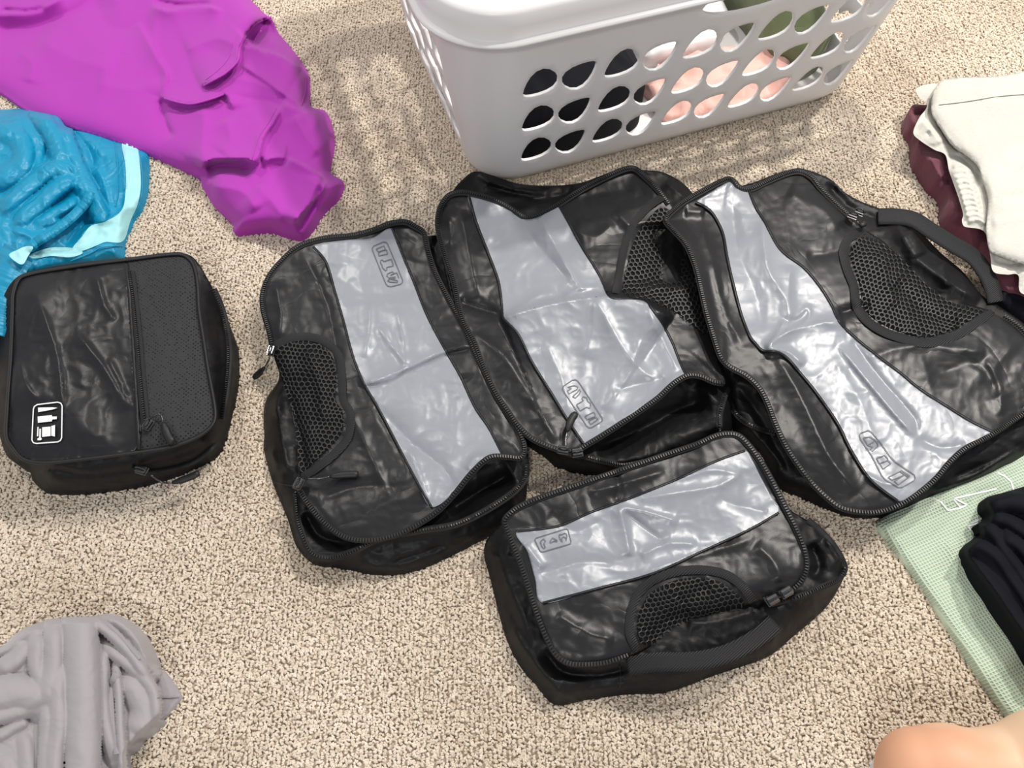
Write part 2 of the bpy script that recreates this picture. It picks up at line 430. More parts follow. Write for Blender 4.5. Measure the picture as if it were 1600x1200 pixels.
def waffle_mat():
    m = mat('pale_green_waffle_knit', (0.45, 0.6, 0.42), 0.85, 0.25, 0.2)
    v = coords(m, (1, 1, 1), R(-22)); sp = nd(m, 'ShaderNodeSeparateXYZ'); lk(m, v, sp.inputs[0])
    outs = []
    for ax, fr in (('X', 2*math.pi/0.0036), ('Y', 2*math.pi/0.0034)):
        a = nd(m, 'ShaderNodeMath', operation='MULTIPLY'); a.inputs[1].default_value = fr; lk(m, sp.outputs[ax], a.inputs[0])
        s = nd(m, 'ShaderNodeMath', operation='SINE'); lk(m, a.outputs[0], s.inputs[0]); outs.append(s.outputs[0])
    mx = nd(m, 'ShaderNodeMath', operation='MAXIMUM'); lk(m, outs[0], mx.inputs[0]); lk(m, outs[1], mx.inputs[1])
    cr = nd(m, 'ShaderNodeValToRGB'); cr.color_ramp.elements[0].position = 0.35; cr.color_ramp.elements[1].position = 0.8
    cr.color_ramp.elements[0].color = (0.45, 0.56, 0.42, 1); cr.color_ramp.elements[1].color = (0.62, 0.74, 0.58, 1)
    lk(m, mx.outputs[0], cr.inputs[0]); lk(m, cr.outputs[0], m.node_tree.nodes['Principled BSDF'].inputs['Base Color'])
    bump(m, mx.outputs[0], 0.7, 0.0009); return m
M_WAFFLE = waffle_mat()
M_BASKET = mat('white_plastic', (0.80, 0.785, 0.785), 0.33, 0.5)
bump(M_BASKET, noise_out(M_BASKET, coords(M_BASKET), 260, 2), 0.04, 0.0005)
M_SKIN = mat('skin', (0.78, 0.50, 0.34), 0.5, 0.4, trans=0.25)
def skin_colour():
    m = M_SKIN; g = nd(m, 'ShaderNodeTexCoord'); n = noise_out(m, g.outputs['Object'], 9, 2)
    cr = nd(m, 'ShaderNodeValToRGB'); cr.color_ramp.elements[0].position = .4; cr.color_ramp.elements[1].position = .62
    cr.color_ramp.elements[0].color = (0.80, 0.56, 0.38, 1); cr.color_ramp.elements[1].color = (0.74, 0.40, 0.25, 1)
    lk(m, n, cr.inputs[0]); lk(m, cr.outputs[0], m.node_tree.nodes['Principled BSDF'].inputs['Base Color'])
skin_colour()
def carpet_mat(name, c0, c1, c2):
    m = mat(name, c1, 0.95, 0.1, 0.2)
    g = nd(m, 'ShaderNodeNewGeometry')
    n1 = noise_out(m, g.outputs['Position'], 5, 4); n2 = noise_out(m, g.outputs['Position'], 170, 2)
    mx = nd(m, 'ShaderNodeMath', operation='MULTIPLY_ADD'); mx.inputs[1].default_value = 0.45; lk(m, n1, mx.inputs[0])
    mm = nd(m, 'ShaderNodeMath', operation='MULTIPLY'); mm.inputs[1].default_value = 0.6; lk(m, n2, mm.inputs[0]); lk(m, mm.outputs[0], mx.inputs[2])
    cr = nd(m, 'ShaderNodeValToRGB'); cr.color_ramp.elements[0].position = .36; cr.color_ramp.elements[1].position = .68
    e = cr.color_ramp.elements.new(.53); e.color = (*c1, 1)
    cr.color_ramp.elements[0].color = (*c0, 1); cr.color_ramp.elements[2].color = (*c2, 1)
    lk(m, mx.outputs[0], cr.inputs[0]); lk(m, cr.outputs[0], m.node_tree.nodes['Principled BSDF'].inputs['Base Color']); return m
M_CARPET = carpet_mat('beige_carpet_loops', (0.50, 0.405, 0.305), (0.675, 0.585, 0.475), (0.80, 0.72, 0.61))
M_BACKING = mat('carpet_backing', (0.58, 0.48, 0.37), 0.95, 0.1)

# ---------------------------------------------------------------- floor and carpet pile
fl = mesh_np('floor', [(-3, -1.5, -0.0045), (3, -1.5, -0.0045), (3, 3.4, -0.0045), (-3, 3.4, -0.0045)], [(0, 1, 2, 3)], M_BACKING, smooth=False)
tag(fl, 'beige looped carpet floor', kind='structure')
def carpet():
    T = 0.12; nx, ny = 25, 40; V = []; Fc = []
    ring = 6; base = []
    base.append((0, 0, 1))
    for la in (0.55, -0.2, -0.8):
        c = math.sqrt(1-la*la)
        for k in range(ring): base.append((c*math.cos(k*math.pi/3+la), c*math.sin(k*math.pi/3+la), la))
    base = np.array(base); bf = []
    for k in range(ring): bf.append((0, 1+k, 1+(k+1) % ring))
    for r_ in range(2):
        for k in range(ring):
            a, b = 1+r_*ring+k, 1+r_*ring+(k+1) % ring; bf.append((a, a+ring, b+ring, b))
    cr = np.random.default_rng(3)
    for i in range(nx):
        for j in range(ny):
            x = (i+.5)*T/nx+cr.normal(0, .0005); y = (j+.5)*T/ny+cr.normal(0, .0008)
            up = cr.normal(0, .0007)+0.0006*math.sin(i*1.7)
            for q in range(3):
                a = cr.uniform(0, math.pi); ax = np.array([math.cos(a), math.sin(a)])
                s = np.array([cr.uniform(.0018, .0027), cr.uniform(.0011, .0016), cr.uniform(.0012, .0020)])
                P = base*s; tz = cr.uniform(-.5, .5); P = np.stack([P[:, 0], P[:, 1], P[:, 2]+P[:, 0]*tz], -1)
                X = P[:, 0]*ax[0]-P[:, 1]*ax[1]; Y = P[:, 0]*ax[1]+P[:, 1]*ax[0]
                ox, oy = cr.normal(0, .0010), cr.normal(0, .0013); b = len(V)
                for k in range(len(P)): V.append((X[k]+x+ox-T/2, Y[k]+y+oy-T/2, P[k, 2]-0.0022+up+cr.uniform(-.0002, .0002)))
                Fc += [tuple(b+k for k in f) for f in bf]
    o = mesh_np('carpet_pile', V, Fc, M_CARPET, None, True)
    tag(o, 'beige looped carpet pile under everything', 'carpet', kind='stuff')
    ng = bpy.data.node_groups.new('pile', 'GeometryNodeTree')
    ng.interface.new_socket('Geometry', in_out='INPUT', socket_type='NodeSocketGeometry'); ng.interface.new_socket('Geometry', in_out='OUTPUT', socket_type='NodeSocketGeometry')
    N = ng.nodes; gi = N.new('NodeGroupInput'); go = N.new('NodeGroupOutput')
    g = N.new('GeometryNodeMeshGrid'); nxg, nyg = 24, 15
    g.inputs['Size X'].default_value = T*(nxg-1); g.inputs['Size Y'].default_value = T*(nyg-1)
    g.inputs['Vertices X'].default_value = nxg; g.inputs['Vertices Y'].default_value = nyg
    tr = N.new('GeometryNodeTransform'); tr.inputs['Translation'].default_value = (0, 0.75, 0)
    ip = N.new('GeometryNodeInstanceOnPoints')
    rv = N.new('FunctionNodeRandomValue'); rv.data_type = 'INT'; rv.inputs['Min'].default_value = 0; rv.inputs['Max'].default_value = 1
    mu = N.new('ShaderNodeMath'); mu.operation = 'MULTIPLY'; mu.inputs[1].default_value = math.pi
    cx = N.new('ShaderNodeCombineXYZ')
    L = ng.links
    L.new(g.outputs['Mesh'], tr.inputs['Geometry']); L.new(tr.outputs[0], ip.inputs['Points']); L.new(gi.outputs[0], ip.inputs['Instance'])
    iv = [s for s in rv.outputs if s.type == 'INT' and s.enabled][0] if [s for s in rv.outputs if s.type == 'INT' and s.enabled] else rv.outputs[2]
    L.new(iv, mu.inputs[0]); L.new(mu.outputs[0], cx.inputs['Z']); L.new(cx.outputs[0], ip.inputs['Rotation'])
    L.new(ip.outputs[0], go.inputs[0])
    md = o.modifiers.new('pile', 'NODES'); md.node_group = ng
carpet()

# ---------------------------------------------------------------- laundry basket
BA = R(19.7); BO = np.array([-0.047, 0.818])            # front left corner of its base on the carpet
bux = np.array([math.cos(BA), math.sin(BA)]); buy = np.array([-math.sin(BA), math.cos(BA)])
def bw(u, v, z):
    u = np.asarray(u, float); v = np.asarray(v, float)
    return np.stack([BO[0]+bux[0]*u+buy[0]*v, BO[1]+bux[1]*u+buy[1]*v, z+0*u], -1)
BL, BD, BHT = 0.638, 0.42, 0.318
def rrect(x0, y0, x1, y1, r, n=10):
    P = []
    for cx, cy, a0 in ((x1-r, y0+r, -90), (x1-r, y1-r, 0), (x0+r, y1-r, 90), (x0+r, y0+r, 180)):
        for k in range(n+1):
            a = R(a0+90*k/n); P.append((cx+r*math.cos(a), cy+r*math.sin(a)))
    return np.array(P)
def perim(z, s):
    """point of the wall at height z and perimeter fraction s (starts mid front, runs to the right)"""
    e = 0.040*min(1, z/0.275)
    foot = 0.010*math.exp(-(z/0.012)**2)
    P = rrect(-e+foot, -e+foot, BL+e-foot, BD+e-foot, 0.062+e*0.7); P = np.roll(P, 11, 0)   # starts at the front left end of the front
    P = np.vstack([P, P[:1]])
    return P
def wall_map(uv):
    """(s, z) -> world; s in metres along the reference perimeter at z=0.12"""
    Pr = perim(0.12, 0); Lr = np.concatenate([[0], np.cumsum(np.linalg.norm(np.diff(Pr, axis=0), axis=1))])
    out = np.zeros((len(uv), 3)); s = uv[:, 0]
    i = np.clip(np.searchsorted(Lr, s, side='right')-1, 0, len(Lr)-2); t = (s-Lr[i])/(Lr[i+1]-Lr[i]+1e-12)
    t = np.clip(t, 0, 1)
    for k, z in enumerate(uv[:, 1]):
        P = PC.get(round(z, 5))
        if P is None: P = perim(z, 0); PC[round(z, 5)] = P
        q = P[i[k]]*(1-t[k])+P[i[k]+1]*t[k]
        out[k, :2] = q; out[k, 2] = z
    return out
PC = {}
def teardrop(cx, cz, a, L=0.050, W=0.041, n=16, flip=False):
    P = []
    for k in range(n):
        t = 2*math.pi*k/n; r = math.cos(t)
        x = L/2*r; y = W/2*math.sin(t)*(1-0.42*r)   # narrow towards +x
        P.append((x, y))
    P = np.array(P); c, s = math.cos(a), math.sin(a)
    return np.stack([P[:, 0]*c-P[:, 1]*s+cx, P[:, 0]*s+P[:, 1]*c+cz], -1)
def basket():
    bk = root('laundry_basket', None, 'large white plastic laundry basket with teardrop holes, behind the bags', 'basket')
    p0 = bw(BL/2, BD/2, 0); bk.location = tuple(p0); bk.rotation_euler = (0, 0, BA)
    inv = lambda W: W-np.array([BL/2, BD/2, 0])
    Pr = perim(0.12, 0); Lr = np.concatenate([[0], np.cumsum(np.linalg.norm(np.diff(Pr, axis=0), axis=1))]); LT = Lr[-1]
    # side lengths on the reference perimeter (first point sits at the front left end of the front wall)
    segs = []; 
    F0 = 0.0; F1 = np.linalg.norm(Pr[1]-Pr[0]) if np.linalg.norm(Pr[1]-Pr[0]) > .2 else None
    d = np.linalg.norm(np.diff(Pr, axis=0), axis=1); big = [i for i in range(len(d)) if d[i] > 0.15]
    sides = [(Lr[i], Lr[i+1]) for i in big]           # front, right, back, left
    holes = []
    def rows(s0, s1, n, skip=()):
        for r_, zz in enumerate((0.068, 0.131, 0.195)):
            for c in range(n):
                s = s0+(s1-s0)*(c+.5)/n
                up = (c+r_*0) % 2 == 0
                a = R(215) if up else R(40)
                holes.append(teardrop(s+(r_-1)*0.004*0, zz, a))
    for k, (a, b) in enumerate(sides):
        m = 0.0
        if k in (0, 2): rows(a-0.005, b+0.030, 10)
        else: rows(a-0.0, b+0.0, 7)
    for k in (0, 2):       # hand holes under the rim, front and back
        a, b = sides[k]; c = (a+b)/2+(.040 if k == 0 else 0)
        holes.append(np.array([(c+0.070*math.cos(t), 0.256+(0.020 if math.sin(t) > 0 else 0.018)*math.sin(t)) for t in np.linspace(0, 2*math.pi, 24, endpoint=False)]))
    s_start = 0.0
    # unroll from the seam at s=0
    n = int(LT/0.012); bot = [(LT*i/n, 0.0) for i in range(n)]; top = [(LT*(n-i)/n, 0.288) for i in range(n)]
    right = [(LT, 0.288*i/22) for i in range(22)]; left = [(0, 0.288*(22-i)/22) for i in range(22)]
    ol = np.array(bot+right+top+left)
    V, Fs = tri_fill(ol, 0.009, holes)
    W = inv(wall_map(V))
    bmh = bmesh.new(); vs = [bmh.verts.new(w) for w in W]
    for f in Fs:
        try: bmh.faces.new([vs[i] for i in f])
        except ValueError: pass
    bmesh.ops.remove_doubles(bmh, verts=bmh.verts, dist=0.0004); bmesh.ops.recalc_face_normals(bmh, faces=bmh.faces)
    me = bpy.data.meshes.new('wall'); bmh.to_mesh(me); bmh.free()
    me.polygons.foreach_set('use_smooth', [True]*len(me.polygons)); w = link('basket_wall', me, M_BASKET, bk)
    sd = w.modifiers.new('thickness', 'SOLIDIFY'); sd.thickness = 0.0048; sd.offset = -1
    bv = w.modifiers.new('lip', 'BEVEL'); bv.width = 0.0008; bv.segments = 1; bv.limit_method = 'ANGLE'; bv.angle_limit = R(50)
    # rolled rim: profile swept round the top
    prof = [(0.038, 0.283), (0.0500, 0.279), (0.0570, 0.2785), (0.0585, 0.2790), (0.0590, 0.2805), (0.0585, 0.2820), (0.0565, 0.2835), (0.0525, 0.2845), (0.0518, 0.2855), (0.0510, 0.300), (0.0475, 0.3125), (0.0455, 0.3155), (0.041, 0.3185), (0.031, 0.320), (0.018, 0.319), (0.004, 0.315), (0.0, 0.306), (0.004, 0.288), (0.012, 0.272)]
    V = []; Fc = []; N = None
    for e, z in prof:
        P = rrect(-e, -e, BL+e, BD+e, 0.062+e*0.7, 12); N = len(P)
        V += [(p[0]-BL/2, p[1]-BD/2, z) for p in P]
    for a in range(len(prof)-1):
        for i in range(N):
            j = (i+1) % N; Fc.append((a*N+i, a*N+j, (a+1)*N+j, (a+1)*N+i))
    mesh_np('rim', V, Fc, M_BASKET, bk)
    # bottom
    P = rrect(0.012, 0.012, BL-.012, BD-.012, .055, 10); n = len(P)
    V = [(p[0]-BL/2, p[1]-BD/2, 0.001) for p in P]+[(p[0]-BL/2, p[1]-BD/2, 0.005) for p in P]
    Fc = [tuple(range(n))[::-1], tuple(range(n, 2*n))]+[(i, (i+1) % n, n+(i+1) % n, n+i) for i in range(n)]
    mesh_np('base', V, Fc, M_BASKET, bk, smooth=False)
basket()
def bas(outline, zf, name, m, label, cat='clothes', res=0.007):
    rt_ = root(name, None, label, cat, 'clothes inside the laundry basket')
    o = sheet('cloth', outline, zf, m, rt_, res=res, skirt=True, mapf=bw, zlow=0.0065)
    o.data.transform(Matrix.Identity(4)); md = o.modifiers.new('thickness', 'SOLIDIFY'); md.thickness = 0.003; md.offset = -1
    return rt_
def pile(cx, cy, rx, ry, h, seed, am=0.02, sc_=0.055):
    def f(P):
        r = ((P[:, 0]-cx)/rx)**2+((P[:, 1]-cy)/ry)**2
        z = 0.010+h*np.exp(-r**1.6)
        return np.maximum(0.009, z+am*(crumple(P[:, 0]/sc_, P[:, 1]/sc_, seed))*np.exp(-r*.6))
    return f
def blob(x0, y0, x1, y1, seed, n=14, j=.008):
    r2 = np.random.default_rng(seed); c = ((x0+x1)/2, (y0+y1)/2)
    return [(c[0]+(x1-x0)/2*np.sign(math.cos(t))*abs(math.cos(t))**.6+r2.uniform(-j, j), c[1]+(y1-y0)/2*np.sign(math.sin(t))*abs(math.sin(t))**.6+r2.uniform(-j, j)) for t in np.linspace(0, 2*math.pi, n, endpoint=False)]
bas(blob(.02, .02, .30, .34, 1), pile(.13, .15, .18, .22, .14, 3), 'black_garment', M_BLACK, 'black garment at the left end inside the laundry basket')
bas(blob(.31, .16, .52, .40, 2), pile(.41, .30, .14, .14, .075, 4), 'white_garment', M_WHITEC, 'white garment at the back inside the laundry basket')
bas(blob(.31, .02, .555, .15, 5), pile(.43, .08, .15, .08, .038, 5, .03, .03), 'pink_garment', M_PINK, 'crumpled pink garment inside the laundry basket')
bas(blob(.54, .06, .63, .34, 6), pile(.59, .2, .07, .16, .11, 6), 'olive_garment', M_OLIVE, 'olive green garment at the right end inside the laundry basket')

# ---------------------------------------------------------------- bag builders
def slider(parent, x, y, z, ang, pull=None, name='zipper_slider'):
    """metal slider lying on the zipper at a photo point; ang = its direction on screen in degrees; pull = list of (x, y, z)"""
    p = un(x, y, z); q = un(x+10*math.cos(R(ang)), y+10*math.sin(R(ang)), z); d = q-p; a = math.atan2(d[1], d[0])
    bm = bmesh.new()
    bmesh.ops.create_cube(bm, size=1, matrix=Matrix.Diagonal((0.0105, 0.0075, 0.0018, 1)))
    bmesh.ops.create_cube(bm, size=1, matrix=Matrix.Translation((0, 0, 0.0030)) @ Matrix.Diagonal((0.0095, 0.0066, 0.0014, 1)))
    bmesh.ops.create_cube(bm, size=1, matrix=Matrix.Translation((0.0032, 0, 0.0016)) @ Matrix.Diagonal((0.002, 0.0034, 0.003, 1)))
    bmesh.ops.bevel(bm, geom=bm.edges[:], offset=0.0006, segments=1, affect='EDGES')
    for k in range(9):      # the loop that carries the pull
        t = math.pi*k/8; bmesh.ops.create_icosphere(bm, subdivisions=1, radius=0.0010, matrix=Matrix.Translation((-0.0042*math.cos(t), 0, 0.0036+0.0026*math.sin(t))))
    me = bpy.data.meshes.new(name); bm.to_mesh(me); bm.free(); o = link(name, me, M_METAL, parent)
    me.transform(Matrix.Scale(1.3, 4)); o.location = tuple(p); o.rotation_euler = (0, 0, a)
    if pull:
        W = px_path(pull); n = len(W); k = max(2, int(n*0.45))
        # thin metal link, then the moulded grip
        c = W[:k+1]; off = np.array([0, 0, 0])
        li = tube_world('pull_cord', c, 0.0011, M_METAL, o, 6)
        g = W[k:]; m_ = len(g); rad = [0.0020+0.0026*min(1, 3*i/max(1, m_-1)) for i in range(m_)]; rad[-1] = 0.0030
        gg = tube_world('pull_grip', g, rad, M_RUBBER, o, 8, 0.7)
        inv = (Matrix.Translation(Vector(p)) @ Matrix.Rotation(a, 4, 'Z')).inverted()
        for q_ in (li, gg): q_.matrix_parent_inverse = inv
def lid_noise(seed): return [(34, 0.0016, 1, seed), (15, 0.0005, 1, seed+5), (70, 0.0035, 0, seed+9)]

def bag(name, label, body, bodyfield, lid, lidfield, seed):
    b = root(name, body, label, 'packing cube', 'black zippered packing cubes')
    bf = Field(body, *bodyfield); lf = Field(lid, *lidfield)
    sheet('body', body, bf, M_BODY, b, 3.6, skirt=True)
    if lid is not None:
        sheet('lid_panel', lid, lf, M_PANEL, b, 3.3, thick=0.0018)
    return b, bf, lf
def z3(P, z): return [(p[0], p[1], p[2] if len(p) > 2 else z) for p in P]
def inset(P, w, step=6.0):
    """closed outline moved inwards by w px"""
    s = smooth_path([(p[0], p[1]) for p in P], True, step); t = (np.roll(s, -1, 0)-np.roll(s, 1, 0)); t /= np.linalg.norm(t, axis=1)[:, None]+1e-9
    n = np.stack([-t[:, 1], t[:, 0]], -1); q = s+n*w
    if inside(s[:1]*0+s.mean(0), s)[0] and np.linalg.norm((q-s.mean(0)), axis=1).mean() > np.linalg.norm((s-s.mean(0)), axis=1).mean(): q = s-n*w
    return q
def zip_run(path, zf, off, parent, w=5.0, teeth_on=True, wid=0.0046, side=0.0):
    band('zipper_tape', path, w, zf, off, M_TAPE, parent, dome=0.0012)
    if teeth_on: teeth(path, zf, off+0.0012, M_TEETH, parent, wid=wid)

# ---------------------------------------------------------------- bag at the left: closed cube with a fine mesh pocket
def closed_bag():
    body = [(-8,560,.03),(-8,640,.03),(2,690,.03),(14,716,.024),(45,735,.018),(52,752,.008),(75,770,.003),(140,771,.002),(245,754,.002),(336,716,.002),(353,684,.003),(371,604,.003),(371,548,.006),(353,499,.022),(332,450,.045),(305,405,.062),(280,395,.066),(196,403,.066),(100,414,.066),(35,428,.066),(12,450,.06),(-2,490,.045)]
    b = root('packing_cube', body, 'closed black packing cube with white toiletries print, alone at the left', 'packing cube', 'black zippered packing cubes')
    bf = Field(body, .066, 26, [([(60,745),(140,758),(230,745)], .003, 6, 6), ([(60,728),(140,742),(240,725),(330,690)], -.004, 5, 5), ([(352,520),(362,580),(352,650)], .004, 6, 6), ([(335,480),(345,560),(340,640)], -.003, 5, 5)], [(30,.003,1,4),(12,.0007,1,8)])
    sheet('body', body, bf, M_BODY, b, 3.8, skirt=True)
    top = [(35,432),(110,417),(196,406),(280,397),(300,410),(308,440),(311,485),(318,530),(325,576),(336,639),(333,662),(311,681),(266,698),(210,707),(140,716),(70,723),(38,718),(20,700),(10,681),(12,630),(17,560),(20,485),(22,455)]
    tp = z3(top, .070)
    tf = Field(tp, .077, 18, [([(60,470),(75,510),(90,560),(100,640)], .0035, 5, 7), ([(120,520),(160,570),(200,640)], .0035, 4, 8), ([(150,430),(165,480),(180,500)], .003, 4, 6), ([(170,560),(190,600),(205,640)], .0025, 4, 6), ([(30,560),(40,600),(60,625)], .0025, 4, 5)], [(24,.0017,1,21),(60,.003,0,2)])
    pl = [(35,432),(110,417),(196,408),(200,440),(206,520),(211,600),(215,700),(140,715),(70,722),(38,717),(20,700),(11,681),(13,630),(18,560),(21,485),(23,455)]
    sheet('lid_panel', top, tf, M_DOTS, b, 4, thick=.001)
    sheet('nylon_panel', pl, tf, M_PANEL, b, 3.5, off=.0013, thick=.0008)
    band('piping', top, 3.2, None, .0015, M_PIPE, b, dome=.0030, closed=True) if False else band('piping', z3(top, .0715), 3.2, None, 0, M_PIPE, b, dome=.0030, closed=True)
    zp = [(203,424),(209,470),(216,540),(221,600),(226,650),(230,668)]
    band('zipper_tape', zp, 7, tf, .0022, M_TAPE, b, dome=.0008); teeth(zp, tf, .003, M_TEETH, b, wid=.0026)
    band('flap_edge', [(197,412),(203,470),(209,560),(214,640),(217,702)], 3.0, tf, .0028, M_PANEL, b, dome=.0016)
    slider(b, 232, 664, .082, -55, [(238,652,.084),(250,647,.086),(255,660,.084),(262,680,.082),(270,692,.081)])
    zr = [(333,452),(345,480),(353,515),(357,550),(355,590),(350,630),(347,655)]
    band('side_zipper_tape', zr, 6, bf, .0015, M_TAPE, b, dome=.002); teeth(zr, bf, .0035, M_TEETH, b, name='side_zipper_teeth', wid=.003)
    zb = [(206,729),(240,736),(300,722),(338,694)]
    band('front_zipper_tape', zb, 5, bf, .0015, M_TAPE, b, dome=.002)
    slider(b, 222, 735, .050, 15, [(236,742,.046),(250,752,.036),(264,755,.034),(290,748,.034),(311,739,.036)])
    # printed toiletries
    o = lambda L: [(40+x/12, 610+y/12) for x, y in L]
    fr = o([(145,350),(165,300),(220,265),(600,220),(660,240),(685,290),(675,890),(650,940),(600,965),(200,995),(145,980),(118,930)])
    strokes('print_frame', [['c', *fr]], tf, .0032, M_WPRINT, b, 0.9)
    fills('print_toiletries', [o([(232,322),(500,315),(600,325),(500,360),(235,408)]), o([(225,490),(490,462),(498,490),(585,488),(585,538),(500,545),(490,580),(230,608)]),
        o([(222,685),(243,685),(238,860),(212,860)]), o([(258,720),(288,720),(285,880),(305,910),(290,935),(225,935),(218,905),(255,885)]),
        o([(310,692),(470,678),(470,855),(308,872)]), o([(482,668),(552,648),(550,865),(482,850)])], tf, .0033, M_WPRINT, b)
closed_bag()

# ---------------------------------------------------------------- bag B: open tall cube left of centre
def bag_b():
    lid = [(665,363,.05),(650,352,.05),(633,344,.05),(610,346,.05),(581,357,.048),(552,365,.046),(504,370,.046),(466,382,.046),(437,406,.044),(417,432,.044),(407,464,.044),(410,492,.042),(417,515,.042),(423,540,.040),(432,570,.036),(447,610,.036),(459,660,.036),(466,699,.038),(468,735,.04),(468,762,.042),(478,782,.043),(500,810,.044),(530,836,.044),(560,846,.044),(596,844,.044),(635,831,.046),(680,804,.050),(710,774,.054),(738,740,.058),(765,716,.058),(794,715,.052),(815,716,.048),(821,699,.046),(812,672,.046),(794,645,.046),(767,600,.046),(742,547,.046),(725,507,.046),(696,455,.046),(679,421,.046),(670,390,.048)]
    body = [(668,368,.046),(650,358,.046),(610,352,.046),(552,371,.042),(504,376,.042),(466,388,.042),(440,411,.04),(421,436,.04),(412,466,.038),(416,505,.034),(428,545,.02),(436,590,.008),(417,622,.004),(412,645,.003),(413,680,.002),(412,700,.002),(419,730,.002),(428,760,.002),(449,810,.002),(464,855,.002),(491,881,.002),(530,887,.002),(590,898,.002),(635,895,.002),(680,880,.002),(740,850,.002),(794,820,.002),(820,785,.004),(824,740,.02),(826,716,.03),(815,680,.03),(780,620,.03),(750,560,.03),(728,510,.03),(708,460,.03),(697,420,.03),(690,380,.034),(684,368,.036)]
    b, bf, lf = bag('packing_cube', 'open black packing cube left of the other open ones, garment print at its top', body,
        (.030, 17, [([(464,780),(466,816),(478,852),(491,868),(515,873),(548,864),(590,843),(650,831),(710,820),(755,800),(800,770),(820,745)], .012, 12, 7),
            ([(476,800),(500,838),(545,850)], -.014, 8, 8), ([(700,800),(750,768),(800,740)], -.024, 16, 16),
            ([(432,620),(440,680),(450,740)], .010, 10, 9), ([(425,700),(432,740)], .005, 8, 8),
            ([(445,600),(436,620),(430,650)], .008, 10, 7), ([(610,880),(650,868),(700,850)], -.006, 6, 4), ([(560,882),(620,886)], .003, 5, 5)],
            [(24,.0035,1,31),(10,.0009,1,33)]), lid,
        (.046, 15, [([(560,603),(600,590),(640,574),(700,548),(745,540)], .006, 22, 4), ([(505,420),(560,452),(610,458),(655,438)], -.004, 26, 26),
            ([(636,572),(612,540),(590,510)], .003, 5, 8), ([(636,572),(616,590),(575,600)], .003, 3, 5), ([(580,470),(578,520),(570,560)], .0025, 6, 10),
            ([(620,480),(630,530),(636,570)], .002, 8, 6), ([(596,640),(640,690),(690,730),(712,762)], -.0045, 14, 9), ([(730,735),(742,715),(760,712)], .004, 6, 6),
            ([(640,700),(655,740),(670,785)], .0035, 6, 8), ([(470,395),(500,450),(520,520),(530,590)], -.004, 10, 8), ([(430,440),(440,490),(436,530)], .004, 9, 9),
            ([(690,380),(690,430),(720,500),(770,590),(800,660)], -.005, 9, 5), ([(545,640),(575,700),(610,780)], .0035, 9, 12), ([(580,620),(640,740)], -.002, 8, 5),
            ([(500,780),(560,760),(620,760)], -.003, 10, 10), ([(440,600),(470,680),(480,740)], -.008, 6, 30), ([(478,545),(500,600),(505,660)], .007, 12, 12)], lid_noise(41)), 41)
    win = [(489,385),(541,375),(581,372),(613,357),(630,400),(647,441),(667,492),(696,547),(719,587),(742,636),(764,669),(785,711),(767,716),(740,736),(713,766),(674,792),(650,750),(620,693),(590,636),(569,600),(552,559),(538,507),(524,458),(509,409)]
    sheet('window', win, lf, M_SILVER, b, 3.0, off=.0012, thick=.0006)
    band('window_seam', [(489,385),(509,409),(524,458),(538,507),(552,559),(569,600),(590,636),(620,693),(650,750),(674,792)], 2.0, lf, .0014, M_PANEL, b, dome=.0012)
    band('window_seam', [(613,357),(630,400),(647,441),(667,492),(696,547),(719,587),(742,636),(764,669),(785,711)], 2.0, lf, .0014, M_PANEL, b, dome=.0012)
    ms = [(432,547),(452,536),(478,533),(504,541),(521,561),(525,590),(524,625),(534,640),(536,660),(530,682),(509,705),(485,726),(470,738),(466,714),(461,660),(450,618),(438,579)]
    sheet('pocket_lining', ms, lf, M_LINING, b, 4, off=.0008, thick=.0004)
    net('mesh_pocket', ms, lf, .0028, M_NET, b, 7.6, 0.1)
    band('pocket_binding', [(428,541),(452,529),(480,526),(508,534),(529,556),(534,590),(536,625),(547,645),(548,664),(541,688),(519,712),(492,733),(474,745)], 6.5, lf, .0016, M_WEB, b, dome=.0012)
    rim = [(466,762),(478,782),(500,810),(530,835),(560,844),(596,842),(635,829),(680,802),(710,772),(738,738),(765,715),(794,714),(814,715),(819,699),(810,672),(792,645),(765,600),(741,549),(724,509),(695,457),(678,422),(668,390),(662,364),(648,354),(633,347),(611,349),(582,360),(552,368),(505,373),(467,385),(440,408),(420,433),(410,464),(413,492),(420,515),(425,540)]
    zip_run(rim, lf, .0012, b, 4.6)
    lip = [(462,770),(464,800),(467,820),(479,852),(491,867),(515,872),(548,863),(590,843),(650,830),(710,820),(755,800),(800,771),(820,748),(822,725)]
    band('lip_tape', lip, 5.5, bf, .0012, M_TAPE, b, dome=.0014); teeth(lip, bf, .0030, M_TEETH, b, name='lip_teeth', wid=.0030)
    slider(b, 467, 756, .052, -62, [(480,748,.055),(497,748,.055),(515,745,.054),(535,742,.053),(560,741,.053)])
    slider(b, 424, 549, .044, 110, [(421,560,.038),(416,570,.028),(408,580,.012),(396,591,.005)])
    band('stitched_seam', [(426,752),(445,757),(462,760)], 1.2, bf, .001, M_PIPE, b, dome=.001)
    o = lambda L: [(560+x/12, 360+y/12) for x, y in L]
    strokes('print', [['c', *o([(258,330),(285,290),(470,212),(520,220),(548,250),(832,930),(825,975),(790,1005),(610,1052),(550,1040),(515,1000),(265,370)])],
        ['c', *o([(335,345),(480,285),(510,350),(455,375),(400,400),(365,390)])], ['c', *o([(380,400),(445,375),(530,365),(548,440),(385,475)])],
        ['c', *o([(410,600),(420,555),(450,550),(480,580),(620,535),(655,660),(530,690),(535,740),(510,750),(455,700),(440,640)])],
        ['o', *o([(560,870),(530,850),(545,810),(640,770),(670,800),(600,840),(690,800),(720,790),(760,890)])], ['o', *o([(560,890),(700,865),(690,900),(600,895)])],
        ['c', *o([(545,940),(600,905),(735,940),(735,975),(590,962)])]], lf, .0022, M_PRINT, b, 0.6)
bag_b()

